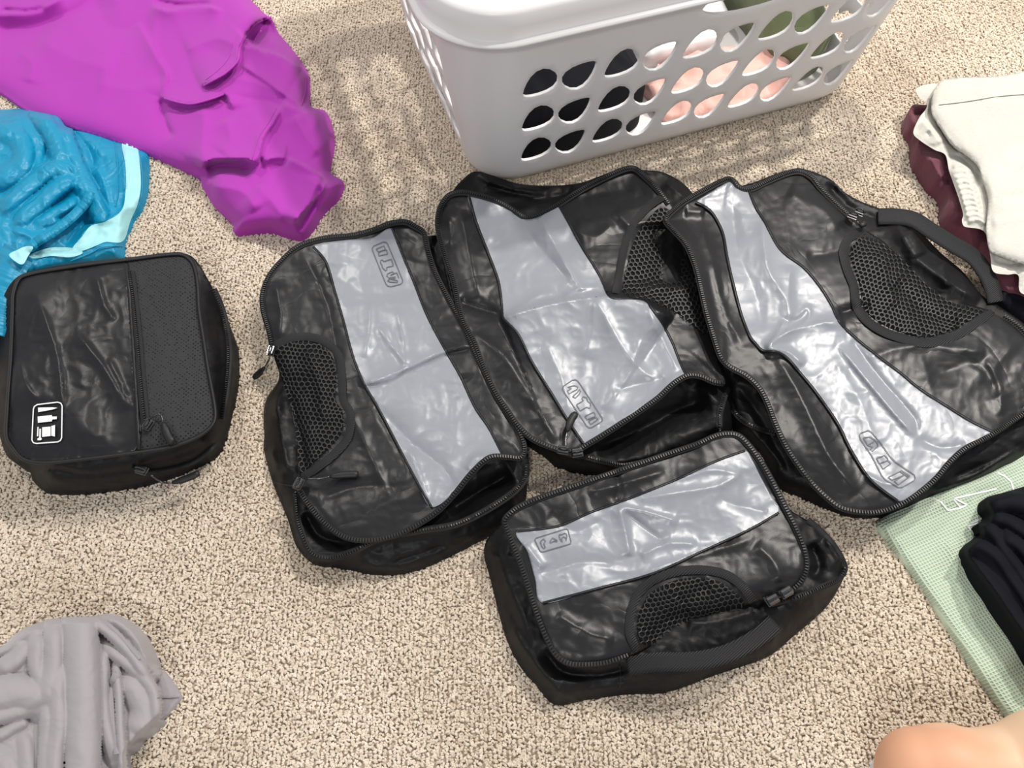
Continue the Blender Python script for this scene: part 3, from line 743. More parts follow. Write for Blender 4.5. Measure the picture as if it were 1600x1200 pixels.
# ---------------------------------------------------------------- bag C: large open cube at the centre, against the basket
def bag_c():
    lid = [(682,345,.05),(686,320,.05),(700,304,.052),(716,298,.054),(732,299,.054),(776,311,.050),(807,329,.040),(822,337,.034),(841,334,.034),(872,317,.042),(910,293,.050),(941,277,.052),(972,263,.054),(991,260,.054),(1007,272,.052),(1029,294,.050),(1050,318,.044),(1075,370,.036),(1095,450,.034),(1112,530,.040),(1132,590,.046),(1132,602,.048),(1116,599,.052),(1094,589,.056),(1075,588,.058),(1053,600,.058),(1028,624,.056),(997,646,.054),(950,677,.052),(919,696,.050),(900,706,.05),(878,706,.048),(856,699,.048),(831,688,.048),(809,668,.048),(791,643,.048),(772,615,.048),(753,574,.048),(737,531,.048),(719,496,.048),(707,440,.048),(694,402,.048),(685,371,.05)]
    body = [(690,345,.045),(694,318,.045),(706,300,.046),(719,284,.046),(741,268,.046),(769,274,.04),(810,287,.024),(860,290,.020),(905,286,.024),(940,274,.035),(975,262,.042),(1007,266,.042),(1032,268,.036),(1060,281,.030),(1082,302,.024),(1100,340,.02),(1112,440,.02),(1130,540,.02),(1142,600,.02),(1143,640,.015),(1140,680,.004),(1090,705,.002),(1000,735,.002),(934,742,.002),(903,738,.002),(869,728,.002),(846,708,.004),(824,691,.01),(800,664,.02),(776,628,.03),(750,580,.036),(735,540,.04),(712,490,.04),(700,440,.04),(690,390,.044)]
    b, bf, lf = bag('packing_cube', 'large black packing cube gaping open at the bottom, in the middle against the laundry basket', body,
        (.034, 15, [([(930,700),(1000,672),(1060,640),(1110,625)], -.026, 24, 24), ([(760,290),(810,305),(850,310),(900,300)], -.012, 10, 8), ([(745,275),(790,292),(850,300)], .006, 6, 6),
            ([(900,712),(960,722),(1040,706)], .004, 8, 8), ([(1040,285),(1070,310),(1085,340)], .006, 9, 9), ([(1090,600),(1128,640),(1122,680)], .008, 12, 10)], [(24,.0035,1,51),(10,.0009,1,53)]), lid,
        (.048, 15, [([(780,500),(787,497),(847,478),(929,464),(985,466),(1020,480),(1050,500)], .021, 6, 75, 10), ([(930,466),(948,500),(985,560),(1030,600)], .004, 10, 16),
            ([(930,466),(925,520),(915,560)], .003, 14, 10), ([(841,336),(868,385),(895,430),(915,460)], .006, 10, 14), ([(800,330),(850,395),(890,440)], -.004, 10, 14),
            ([(760,380),(810,388),(860,385),(910,372)], -.003, 24, 20), ([(800,492),(840,462),(870,458)], .004, 8, 8), ([(880,465),(905,452),(940,448)], .004, 6, 6),
            ([(855,540),(880,600),(890,650)], .003, 8, 14), ([(1000,530),(980,590),(940,640)], .003, 14, 8), ([(960,610),(1000,600),(1040,590)], -.003, 8, 8), ([(1010,480),(1040,540),(1060,580)], .0035, 5, 10),
            ([(1045,345),(1050,400),(1050,450)], -.024, 30, 40), ([(960,330),(985,360),(975,420)], .004, 12, 8), ([(720,330),(735,400),(750,470)], .005, 14, 10), ([(740,520),(790,560),(840,640),(870,690)], .005, 10, 12),
            ([(715,470),(745,480),(785,492)], -.007, 8, 8), ([(700,340),(705,390)], -.003, 8, 8), ([(905,310),(950,300),(990,300)], -.003, 12, 12), ([(895,360),(930,370),(960,350)], .003, 10, 10)], lid_noise(61)), 61)
    w1 = [(732,303),(776,316),(807,335),(822,342),(841,339),(872,320),(891,352),(910,387),(935,427),(952,465),(990,468),(1009,472),(1031,499),(1050,534),(1062,565),(1073,589),(1053,601),(1028,624),(997,646),(950,676),(913,693),(887,656),(862,615),(831,565),(809,521),(787,497),(783,470),(779,440),(763,396),(744,346)]
    sheet('window', w1, lf, M_SILVER, b, 2.8, off=.0012, thick=.0006)
    band('window_seam', [(732,303),(744,346),(763,396),(779,440),(785,484),(787,497),(809,521),(831,565),(862,615),(887,656),(911,692)], 2.0, lf, .0014, M_PANEL, b, dome=.0012)
    band('window_seam', [(872,318),(891,352),(910,387),(935,427),(948,455)], 2.0, lf, .0014, M_PANEL, b, dome=.0012)
    band('window_seam', [(1009,470),(1031,499),(1050,534),(1062,565),(1073,588)], 2.0, lf, .0014, M_PANEL, b, dome=.0012)
    ms = [(1030,325),(1010,345),(997,365),(985,393),(978,427),(973,455),(990,466),(1020,470),(1060,490),(1105,520),(1098,460),(1085,400),(1068,350),(1050,330)]
    sheet('pocket_lining', ms, lf, M_LINING, b, 4, off=.0008, thick=.0004)
    net('mesh_pocket', ms, lf, .0028, M_NET, b, 7.6, 0.9)
    band('pocket_binding', [(1040,305),(1014,322),(990,350),(976,385),(968,425),(962,458)], 6.0, lf, .0016, M_WEB, b, dome=.0012)
    rim = [(1130,599),(1116,597),(1094,588),(1075,587),(1053,599),(1028,622),(997,644),(950,675),(919,694),(900,704),(878,704),(856,697),(832,686),(811,667),(793,642),(774,614),(755,573),(739,531),(721,496),(709,440),(696,402),(687,371),(684,345),(689,322),(701,306),(716,301),(733,302),(776,314),(807,332),(822,340),(841,337),(872,320),(910,296),(941,280),(972,266),(990,263),(1006,275),(1028,297),(1045,318)]
    zip_run(rim, lf, .0012, b, 4.6)
    lp = [(905,710),(925,716),(950,722),(975,726),(1020,716),(1070,703),(1120,680),(1124,650),(1130,625),(1137,606)]
    band('lip_tape', lp, 5.0, bf, .0014, M_TAPE, b, dome=.0014); teeth(lp, bf, .0030, M_TEETH, b, name='lip_teeth', wid=.003)
    slider(b, 880, 704, .056, 10); slider(b, 902, 708, .054, -8, [(884,702,.058),(884,685,.058),(888,668,.058),(893,655,.058),(900,645,.058)])
    o = lambda L: [(870+x/12, 580+y/12) for x, y in L]
    strokes('print', [['c', *o([(105,320),(130,275),(290,165),(345,155),(395,180),(440,240),(850,870),(855,920),(820,955),(650,1055),(600,1055),(560,1020),(120,360)])],
        ['c', *o([(210,295),(330,265),(400,290),(385,335),(290,385),(235,425),(195,370),(280,315)])], ['c', *o([(300,470),(390,390),(430,335),(445,375),(425,425),(350,500)])],
        ['c', *o([(370,625),(500,550),(470,510),(490,475),(560,490),(580,560),(630,590),(640,640),(620,690),(560,670),(440,740)])],
        ['c', *o([(530,840),(690,765),(720,800),(720,845),(570,905)])], ['o', *o([(600,930),(730,860),(780,895),(640,995),(595,930)])]], lf, .0022, M_PRINT, b, 0.6)
bag_c()

# ---------------------------------------------------------------- bag D: large open cube at the right, over the edge of C
def bag_d():
    lid = [(1036,346,.066),(1042,334,.066),(1067,313,.062),(1100,294,.060),(1125,281,.058),(1143,277,.056),(1155,290,.050),(1172,293,.048),(1201,280,.050),(1230,268,.050),(1252,265,.050),(1270,276,.050),(1281,292,.048),(1306,318,.046),(1330,340,.044),(1346,355,.040),(1360,364,.036),(1404,394,.034),(1451,444,.034),(1491,470,.036),(1538,482,.042),(1575,499,.046),(1610,530,.048),(1650,590,.05),(1655,615,.05),(1640,635,.05),(1600,650,.05),(1555,680,.052),(1510,704,.054),(1486,725,.054),(1465,751,.052),(1435,776,.050),(1405,794,.048),(1372,804,.046),(1342,804,.046),(1312,797,.046),(1288,779,.046),(1264,755,.046),(1240,722,.048),(1222,692,.050),(1207,659,.052),(1198,635,.052),(1186,611,.052),(1165,590,.052),(1138,575,.054),(1123,560,.058),(1111,523,.064),(1100,486,.068),(1092,450,.070),(1085,418,.070),(1071,385,.070),(1053,364,.068)]
    body = [(1060,350,.04),(1080,316,.04),(1110,298,.045),(1150,292,.04),(1175,286,.040),(1201,276,.042),(1230,266,.042),(1252,263,.042),(1296,279,.036),(1321,301,.032),(1346,315,.030),(1393,333,.030),(1430,355,.030),(1470,395,.032),(1505,425,.03),(1533,460,.03),(1560,478,.03),(1610,515,.03),(1665,590,.03),(1672,640,.01),(1640,690,.004),(1579,730,.003),(1500,762,.003),(1450,781,.003),(1400,804,.003),(1342,808,.003),(1300,798,.002),(1252,777,.002),(1222,764,.002),(1205,745,.002),(1190,710,.002),(1160,685,.002),(1140,660,.003),(1132,610,.006),(1115,570,.02),(1100,500,.03),(1080,430,.03)]
    b, bf, lf = bag('packing_cube', 'largest black packing cube at the right, half open with a webbing handle behind', body,
        (.032, 18, [([(1150,600),(1180,640),(1215,700),(1240,745)], -.010, 14, 14), ([(1160,655),(1190,690),(1225,730)], .007, 10, 10), ([(1400,345),(1430,400),(1480,440),(1530,470)], .016, 22, 18),
            ([(1420,360),(1440,400)], .008, 8, 12), ([(1470,410),(1480,450)], .006, 8, 10), ([(1290,285),(1330,325),(1380,345)], -.006, 8, 8), ([(1450,770),(1520,745),(1590,700)], .008, 9, 9), ([(1480,750),(1550,720),(1600,690)], -.006, 6, 6)],
            [(26,.0035,1,71),(11,.0009,1,73)]), lid,
        (.052, 16, [([(1190,345),(1200,420),(1228,470),(1232,520)], .004, 10, 10), ([(1192,545),(1230,520),(1280,505),(1320,500)], .008, 6, 24), ([(1228,500),(1200,545)], .004, 5, 5),
            ([(1240,500),(1262,480),(1262,500),(1215,525)], .003, 4, 4), ([(1235,415),(1232,460),(1240,500)], .004, 8, 12), ([(1143,300),(1150,380),(1180,460),(1190,520)], -.004, 16, 22),
            ([(1310,540),(1350,590),(1400,650),(1430,682)], .0055, 12, 4), ([(1330,530),(1375,590),(1430,655),(1432,685)], -.004, 5, 8), ([(1432,684),(1470,700),(1510,695)], -.003, 10, 6),
            ([(1350,740),(1380,755),(1400,758)], .003, 4, 6), ([(1300,560),(1340,620),(1370,700)], .003, 18, 18), ([(1215,560),(1240,600),(1270,660),(1300,720),(1340,770)], .006, 12, 14),
            ([(1195,545),(1230,548),(1255,570)], .006, 4, 10), ([(1090,345),(1110,400),(1130,480),(1160,540)], .004, 8, 9), ([(1230,300),(1290,330),(1310,360)], .004, 20, 14),
            ([(1260,400),(1300,395),(1340,380)], -.004, 12, 12), ([(1400,440),(1450,490),(1500,500)], -.007, 16, 16), ([(1380,390),(1385,440),(1400,480)], .005, 10, 12), ([(1350,560),(1430,540),(1540,550)], .004, 12, 18),
            ([(1450,590),(1530,570),(1560,620)], -.004, 20, 20), ([(1540,560),(1560,600),(1565,650)], .003, 8, 10), ([(1310,490),(1350,478),(1360,475)], -.006, 8, 8), ([(1070,330),(1100,330)], .004, 10, 10)], lid_noise(81)), 81)
    win = [(1087,316),(1112,300),(1140,284),(1150,294),(1170,297),(1179,320),(1194,345),(1219,389),(1256,418),(1281,447),(1299,476),(1311,502),(1336,527),(1369,554),(1405,581),(1438,608),(1480,635),(1519,659),(1552,675),(1535,688),(1510,701),(1486,722),(1465,748),(1435,772),(1404,783),(1360,749),(1330,704),(1309,662),(1276,614),(1249,581),(1231,560),(1213,549),(1192,548),(1180,536),(1172,526),(1158,490),(1143,432),(1136,400),(1129,363),(1114,334),(1100,322)]
    sheet('window', win, lf, M_SILVER, b, 2.8, off=.0012, thick=.0006)
    band('window_seam', [(1087,316),(1100,322),(1114,334),(1129,363),(1136,400),(1143,432),(1158,490),(1172,526),(1180,536),(1192,548),(1213,549),(1231,560),(1249,581),(1276,614),(1309,662),(1330,704),(1360,749),(1403,783)], 2.2, lf, .0014, M_PANEL, b, dome=.0014)
    band('window_seam', [(1170,297),(1179,320),(1194,345),(1219,389),(1256,418),(1281,447),(1299,476),(1311,502),(1336,527),(1369,554),(1405,581),(1438,608),(1480,635),(1519,659),(1552,675)], 2.2, lf, .0014, M_PANEL, b, dome=.0014)
    ms = [(1348,370),(1334,380),(1328,395),(1333,414),(1343,443),(1350,479),(1368,499),(1401,516),(1448,526),(1491,513),(1527,492),(1537,484),(1491,474),(1451,448),(1404,398),(1368,374)]
    sheet('pocket_lining', ms, lf, M_LINING, b, 4, off=.0008, thick=.0004)
    net('mesh_pocket', ms, lf, .0028, M_NET, b, 7.2, 0.25)
    band('pocket_binding', [(1352,358),(1328,371),(1318,390),(1323,418),(1334,446),(1340,482),(1362,507),(1398,525),(1449,536),(1496,523),(1535,498),(1552,489)], 7.0, lf, .0016, M_WEB, b, dome=.0012)
    rim = [(1328,338),(1304,316),(1280,292),(1268,277),(1250,268),(1230,271),(1201,283),(1172,296),(1155,293),(1142,280),(1126,284),(1101,297),(1068,316),(1045,336),(1040,346),(1055,363),(1073,384),(1087,418),(1095,450),(1103,486),(1114,523),(1126,558),(1140,573),(1167,588),(1188,609),(1201,635),(1210,659),(1225,692),(1243,721),(1267,753),(1290,776),(1313,793),(1343,800),(1372,800),(1403,790),(1432,773),(1462,748),(1484,722),(1508,701),(1553,677),(1600,646),(1640,630)]
    zip_run(rim, lf, .0012, b, 4.6)
    lp = [(1143,632),(1149,645),(1162,658),(1185,669),(1212,677)]
    band('lip_tape', lp, 4.5, bf, .002, M_TAPE, b, dome=.0014); teeth(lp, bf, .0038, M_TEETH, b, name='lip_teeth', wid=.003)
    band('side_zipper_tape', [(1555,487),(1580,500),(1602,520),(1630,552)], 5, lf, .002, M_TAPE, b, dome=.001); teeth([(1570,494),(1590,508),(1610,528)], lf, .0035, M_TEETH, b, name='side_zipper_teeth')
    slider(b, 1332, 338, .052, 20, [(1338,345,.052),(1345,352,.050),(1352,348,.048)]); slider(b, 1342, 333, .048, 200)
    band('handle', [(1372,338,.034),(1400,338,.038),(1428,343,.044),(1455,360,.048),(1490,382,.050),(1520,400,.048),(1540,425,.044),(1551,450,.038),(1556,472,.034)], 12.5, None, 0, M_WEB, b, dome=.0005, thick=.0014)
    o = lambda L: [(1330+x/10, 660+y/10) for x, y in L]
    strokes('print', [['c', *o([(130,200),(150,165),(270,122),(320,150),(470,330),(600,520),(700,620),(990,820),(1005,870),(980,910),(800,1010),(740,1015),(540,900),(480,830),(330,530),(150,260)])],
        ['c', *o([(195,235),(300,225),(360,260),(415,320),(420,370),(340,445),(300,420),(340,380),(260,350),(215,270)])], ['o', *o([(260,350),(360,300)])],
        ['c', *o([(400,555),(520,515),(570,555),(580,590),(440,640)])], ['c', *o([(450,640),(580,590),(625,640),(500,725)])],
        ['c', *o([(580,855),(790,750),(920,840),(740,970),(670,920),(850,810),(640,900)])], ['o', *o([(770,765),(900,855)])]], lf, .0022, M_PRINT, b, 0.65)
bag_d()

# ---------------------------------------------------------------- bag E: smaller cube in front, with handle
def bag_e():
    lid = [(784,818,.056),(786,808,.056),(808,789,.054),(850,772,.054),(900,755,.054),(976,729,.054),(1040,707,.055),(1088,691,.056),(1124,676,.056),(1152,676,.056),(1172,691,.056),(1192,720,.056),(1212,756,.056),(1232,796,.056),(1248,828,.054),(1260,860,.052),(1264,888,.050),(1254,910,.048),(1236,924,.048),(1215,934,.046),(1192,938,.044),(1164,947,.040),(1120,958,.034),(1072,973,.034),(1045,990,.034),(1020,1008,.036),(980,1028,.040),(940,1040,.042),(892,1042,.044),(868,1028,.046),(852,1000,.048),(836,960,.048),(820,912,.050),(808,876,.052),(794,842,.054)]
    body = [(788,816,.050),(812,794,.048),(900,762,.048),(1040,714,.050),(1124,684,.05),(1150,684,.05),(1168,700,.05),(1195,735,.046),(1222,785,.040),(1244,803,.034),(1280,824,.026),(1308,856,.022),(1322,888,.016),(1310,920,.008),(1288,952,.003),(1240,994,.002),(1200,1026,.002),(1120,1054,.002),(1044,1081,.002),(980,1085,.002),(920,1093,.002),(868,1101,.002),(840,1073,.002),(812,1040,.002),(792,1000,.002),(780,960,.002),(766,904,.003),(756,862,.008),(764,838,.03)]
    b, bf, lf = bag('packing_cube', 'small black packing cube in the foreground with a short webbing handle on its near side', body,
        (.036, 20, [([(850,1015),(880,1050),(930,1055),(985,1045)], -.014, 10, 10), ([(1230,938),(1270,924),(1315,902)], .008, 8, 10), ([(1265,850),(1280,880),(1270,905)], -.016, 12, 14), ([(1290,840),(1315,880)], .008, 8, 6),
            ([(775,850),(790,900),(815,960),(835,1010)], .004, 10, 8), ([(800,980),(840,1040),(880,1085)], .006, 8, 10), ([(790,940),(830,1020)], -.003, 6, 6), ([(1072,975),(1120,972),(1180,955)], .006, 10, 12), ([(900,1075),(960,1065),(1040,1066)], -.004, 6, 8),
            ([(1190,945),(1210,980),(1205,1010)], .005, 6, 8)], [(24,.0035,1,91),(10,.0009,1,93)]), lid,
        (.054, 15, [([(966,790),(975,820),(985,870)], .006, 5, 14), ([(966,792),(1010,800),(1060,815)], .005, 5, 12), ([(975,800),(1020,835),(1040,850)], -.004, 8, 8), ([(1000,780),(1060,770),(1120,760),(1160,740)], .0045, 10, 10),
            ([(1160,742),(1110,735),(1060,750)], .003, 5, 10), ([(1120,775),(1150,790),(1200,800)], -.003, 10, 10), ([(860,800),(900,830),(960,800)], -.0035, 14, 14), ([(840,900),(900,880),(960,880)], -.003, 14, 10), ([(1000,870),(1040,850),(1090,850)], .004, 8, 8),
            ([(820,850),(850,890)], .004, 8, 8), ([(920,770),(960,760),(1040,735)], .004, 8, 8), ([(960,735),(968,760),(962,785)], -.004, 6, 8), ([(870,960),(920,990),(960,1000)], .004, 10, 12), ([(1000,900),(1050,880),(1120,860),(1180,840)], .003, 10, 10),
            ([(1180,850),(1210,880),(1220,910)], .004, 12, 10), ([(1060,940),(1090,925),(1110,915)], -.005, 14, 14), ([(1010,1000),(1040,970),(1080,955)], -.006, 14, 8)], lid_noise(101)), 101)
    win = [(808,830),(872,822),(924,800),(980,780),(1060,748),(1120,720),(1164,704),(1176,720),(1188,744),(1203,772),(1217,801),(1170,828),(1100,860),(1020,896),(932,920),(848,942),(836,904),(824,862)]
    sheet('window', win, lf, M_SILVER, b, 2.8, off=.0012, thick=.0006)
    band('window_seam', [(808,830),(872,822),(924,800),(980,780),(1060,748),(1120,720),(1164,704)], 2.0, lf, .0014, M_PANEL, b, dome=.0012)
    band('window_seam', [(848,942),(932,920),(1020,896),(1100,860),(1170,828),(1217,801)], 2.0, lf, .0014, M_PANEL, b, dome=.0012)
    ms = [(1004,1006),(996,984),(1000,954),(1016,928),(1048,909),(1088,902),(1122,908),(1146,924),(1163,945),(1120,956),(1072,970),(1042,988),(1020,1006)]
    sheet('pocket_lining', ms, lf, M_LINING, b, 4, off=.0008, thick=.0004)
    net('mesh_pocket', ms, lf, .0028, M_NET, b, 8.2, -0.2)
    band('pocket_binding', [(996,1018),(984,988),(988,948),(1006,917),(1042,897),(1088,890),(1130,896),(1158,914),(1177,940)], 7.0, lf, .0016, M_WEB, b, dome=.0012)
    rim = [(1194,936),(1218,930),(1238,921),(1252,907),(1260,887),(1257,861),(1245,829),(1229,797),(1209,757),(1189,722),(1169,695),(1151,680),(1124,680),(1088,695),(1040,711),(976,733),(900,759),(850,776),(810,793),(790,810),(789,818),(798,842),(812,876),(824,912),(840,960),(856,1000),(871,1025),(893,1037),(940,1036),(980,1024)]
    zip_run(rim, lf, .0012, b, 5.0)
    lp = [(1205,944),(1230,937),(1255,930),(1280,919),(1305,908),(1316,898),(1320,886),(1308,860),(1285,832),(1262,812)]
    band('lip_tape', lp, 5, bf, .0014, M_TAPE, b, dome=.0014); teeth(lp[:7], bf, .0030, M_TEETH, b, name='lip_teeth', wid=.003)
    slider(b, 1206, 938, .054, -28); slider(b, 1228, 926, .056, 150)
    band('handle', [(980,1042,.040),(1000,1038,.046),(1030,1034,.052),(1070,1034,.054),(1105,1030,.054),(1140,1020,.052),(1170,1005,.048),(1195,988,.044),(1212,972,.042)], 15, None, 0, M_WEB, b, dome=.0005, thick=.0014)
    band('stitched_seam', [(968,1040),(970,1056),(968,1075)], 1.2, bf, .001, M_PIPE, b, dome=.001)
    o = lambda L: [(820+x*.05833, 810+y*.05833) for x, y in L]
    strokes('print', [['c', *o([(270,560),(300,525),(1060,285),(1120,280),(1160,310),(1240,620),(1230,670),(1190,690),(500,890),(440,890),(400,850),(280,600)])],
        ['c', *o([(415,630),(495,545),(560,605),(510,680),(555,780),(510,800),(465,760)])], ['c', *o([(675,620),(740,520),(870,590),(865,620),(780,605),(690,655)])],
        ['c', *o([(915,435),(1000,430),(1050,400),(1110,405),(1130,470),(1115,600),(1100,520),(1040,490),(985,530),(1005,630),(940,545)])]], lf, .0022, M_PRINT, b, 0.65)
bag_e()

# ---------------------------------------------------------------- clothes around the bags
def garment(name, outline, field, m, label, res=3.6, cat='clothes', part='cloth', off=0.0, skirt=True, gain=1.0, tubes=()):
    g = root(name, outline, label, cat); f = Field(outline, *field, gain=gain, tubes=tubes)
    sheet(part, outline, f, m, g, res, off=off, skirt=skirt)
    return g, f
def purple():
    ol = z3([(-70,-60),(150,-75),(330,-60),(392,0),(413,21),(425,30),(434,50),(455,75),(472,98),(483,120),(485,165),(507,173),(518,192),(522,224),(515,262),(518,272),(537,285),(528,308),(504,333),(490,355),(472,372),(448,368),(420,360),(367,364),(364,350),(336,322),(315,290),(313,278),(245,245),(168,217),(105,198),(49,178),(0,145),(-70,110)], .006)
    g, f = garment('purple_garment', ol, (lambda P: .018+.022*np.clip((P[:, 0]-250)/150, 0, 1), 14, [
        ([(425,24),(402,33),(388,46),(374,72),(371,95),(352,115),(335,125),(312,136)], .014, 2, 30), ([(424,34),(408,50),(392,68)], -.030, 12, 15), ([(375,70),(405,78),(440,90),(472,108)], .010, 3, 22),
        ([(248,150),(256,154),(265,157),(300,163),(325,157),(350,147),(358,155),(363,172)], .010, 22, 1.6), ([(215,35),(245,88),(262,118),(256,138),(252,152)], .007, 4, 16), ([(252,155),(255,175),(260,195),(270,215)], -.006, 4, 9),
        ([(318,165),(318,190),(316,225),(314,262)], .006, 14, 20), ([(313,264),(325,251),(350,248),(385,248),(404,258)], .014, 20, 1.8), ([(322,264),(350,258),(394,264)], -.016, 4, 9),
        ([(440,166),(430,188),(413,213),(406,238),(403,258)], .009, 1.8, 16), ([(440,162),(470,175),(500,178)], .010, 10, 20), ([(448,246),(465,254),(482,263),(508,280)], .013, 1.6, 22), ([(410,252),(430,246),(448,247)], .010, 14, 6),
        ([(510,280),(503,300),(475,328),(455,352)], .012, 3, 20), ([(503,290),(490,320),(466,362)], -.009, 5, 4), ([(400,290),(430,320),(440,350)], .006, 16, 20), ([(330,290),(380,300),(400,330)], .006, 16, 16), ([(375,100),(420,130),(470,168)], .005, 14, 3), ([(330,140),(370,150),(440,162)], -.003, 8, 10),
        ([(-20,45),(40,44),(85,30),(130,8),(170,-15)], -.010, 16, 20), ([(-20,24),(30,22),(60,16),(100,-4)], .009, 14, 12), ([(0,14),(40,17),(70,12)], -.006, 3, 4), ([(235,8),(265,18),(290,12),(320,10),(350,18)], .008, 2, 14), ([(240,0),(280,8),(330,6)], -.006, 5, 5),
        ([(60,60),(110,90),(180,110)], .005, 30, 30), ([(150,0),(170,40),(240,50)], -.005, 20, 30), ([(290,80),(340,60),(365,70)], .004, 20, 10), ([(460,180),(480,215),(500,240)], .005, 14, 14), ([(350,185),(360,215),(345,240)], .005, 20, 18), ([(30,80),(50,100),(45,130)], .003, 14, 14),
        ([(150,130),(210,140),(250,130)], .0025, 20, 14), ([(485,120),(478,150),(470,168)], -.004, 5, 7), ([(355,120),(400,130),(450,150)], .003, 10, 10), ([(455,80),(440,60),(430,45)], -.004, 4, 6)], [(90,.003,0,2),(40,.0008,0,5)]), M_PURPLE, 'crumpled magenta purple garment at the top left corner', res=3.0, gain=1.35)
    band('hem_stitching', [(362,66),(358,88),(342,108),(322,124)], 1.0, f, .0006, M_PURPLE, g, dome=.0009)
    band('hem_stitching', [(432,168),(420,190),(404,214),(396,240),(392,250)], 1.0, f, .0006, M_PURPLE, g, dome=.0009)
    band('hem_stitching', [(478,122),(476,145),(470,164)], 1.0, f, .0006, M_PURPLE, g, dome=.0009)
    band('hem_edge', [(256,153),(280,160),(300,162),(325,156),(350,147)], 1.8, f, .001, M_PURPLE, g, dome=.0016)
    band('hem_edge', [(424,27),(403,34),(389,47),(375,73),(371,95),(352,114),(335,124),(318,134)], 1.8, f, .001, M_PURPLE, g, dome=.0016)
purple()
def blue():
    ol = z3([(-60,165),(0,171),(30,170),(60,175),(90,182),(104,198),(140,206),(175,218),(215,232),(230,240),(232,262),(230,300),(222,325),(212,337),(205,350),(194,378),(190,404),(150,416),(80,430),(40,445),(20,480),(0,540),(-60,560)], .004)
    g, f = garment('blue_shorts', ol, (lambda P: .020+.022*np.clip((150-P[:, 0])/120, 0, 1), 10, [
        ([(78,170),(76,200),(76,225),(66,262)], -.010, 10, 6), ([(90,182),(95,215),(110,260),(130,300),(150,330)], .010, 2, 24), ([(105,200),(125,215),(142,240),(146,262)], -.010, 6, 10), ([(110,215),(140,270),(168,330)], -.008, 8, 5), ([(150,260),(165,290),(172,330)], .005, 8, 8),
        ([(34,222),(44,228),(42,250),(34,272),(10,292),(-10,305)], -.013, 5, 9), ([(0,205),(20,215),(34,240)], .006, 16, 14), ([(55,275),(85,256),(110,262),(128,285),(118,302)], .014, 12, 10), ([(0,335),(30,310),(70,278),(105,278)], .010, 14, 9),
        ([(10,345),(50,330),(80,300),(112,290)], -.007, 4, 4), ([(30,350),(80,328),(118,318)], .007, 6, 10), ([(60,345),(100,330),(115,322)], -.006, 4, 5), ([(142,298),(136,312),(112,340),(85,362),(55,378)], .012, 7, 6),
        ([(150,310),(150,335),(130,352),(100,385)], -.006, 5, 8), ([(196,300),(190,328),(165,345),(140,353),(120,378)], .007, 10, 1.6), ([(190,222),(195,260),(196,300)], .006, 1.6, 8), ([(60,392),(110,398),(150,384),(190,380)], .007, 4, 16), ([(45,400),(90,390),(130,392)], -.006, 5, 5),
        ([(20,360),(50,372),(48,395)], .006, 8, 8), ([(218,240),(222,280),(214,320)], .004, 4, 8), ([(160,235),(165,280),(182,330)], -.003, 8, 8)], [(30,.004,1,3),(12,.0012,1,9)]), M_BLUE, 'crumpled bright blue swim shorts with pale aqua stripe, behind the closed cube', cat='shorts', res=2.4, gain=1.1, tubes=[([(22,350),(60,318),(100,285),(122,276)], .053, 13), ([(0,330),(45,290),(85,262),(118,272)], .054, 12), ([(45,352),(90,330),(122,310)], .045, 8), ([(92,186),(110,240),(136,296),(156,335)], .046, 13), ([(-10,200),(25,215),(36,240),(28,262),(-10,285)], .053, 16), ([(20,366),(60,350),(95,338)], .042, 9), ([(60,180),(85,215),(98,262)], .051, 13)])
    sheet('stripe', [(191,223),(214,231),(218,250),(220,290),(215,320),(204,345),(192,377),(165,378),(150,384),(128,392),(112,390),(128,370),(142,353),(165,346),(190,329),(196,300),(196,260)], f, M_AQUA, g, 3.4, off=.0014)
    sheet('stripe', [(60,392),(85,386),(118,388),(130,395),(110,402),(80,400),(55,404),(45,400)], f, M_AQUA, g, 3.4, off=.0014)
    band('hem_stitching', [(217,236),(221,262),(222,292),(217,320),(209,338)], 1.0, f, .002, M_BLUE, g, dome=.0008)
    band('hem_stitching', [(192,384),(160,386),(140,396),(110,408)], 1.0, f, .002, M_BLUE, g, dome=.0008)
    band('hem_stitching', [(179,220),(184,262),(184,300),(180,322)], 1.0, f, .001, M_BLUE, g, dome=.0008)
    e = root  # gathered waistband: a padded strip with many small pleats
    band('waistband', [(140,300),(136,314),(114,338),(86,360),(60,376),(40,392)], 8, f, .002, M_BLUE, g, dome=.005, step=2.2, rib=.0012)
    band('waistband', [(30,392),(16,418),(4,446),(-8,480),(-18,520)], 26, lambda P: f(P)+.006, .002, M_BLUE, g, dome=.008, step=2.6, rib=.0012)
    sheet('waistband_patch', [(14,398),(28,390),(40,385),(52,386),(44,400),(36,413),(26,410)], lambda P: f(P)+.024, M_AQUA, g, 3.4)
blue()
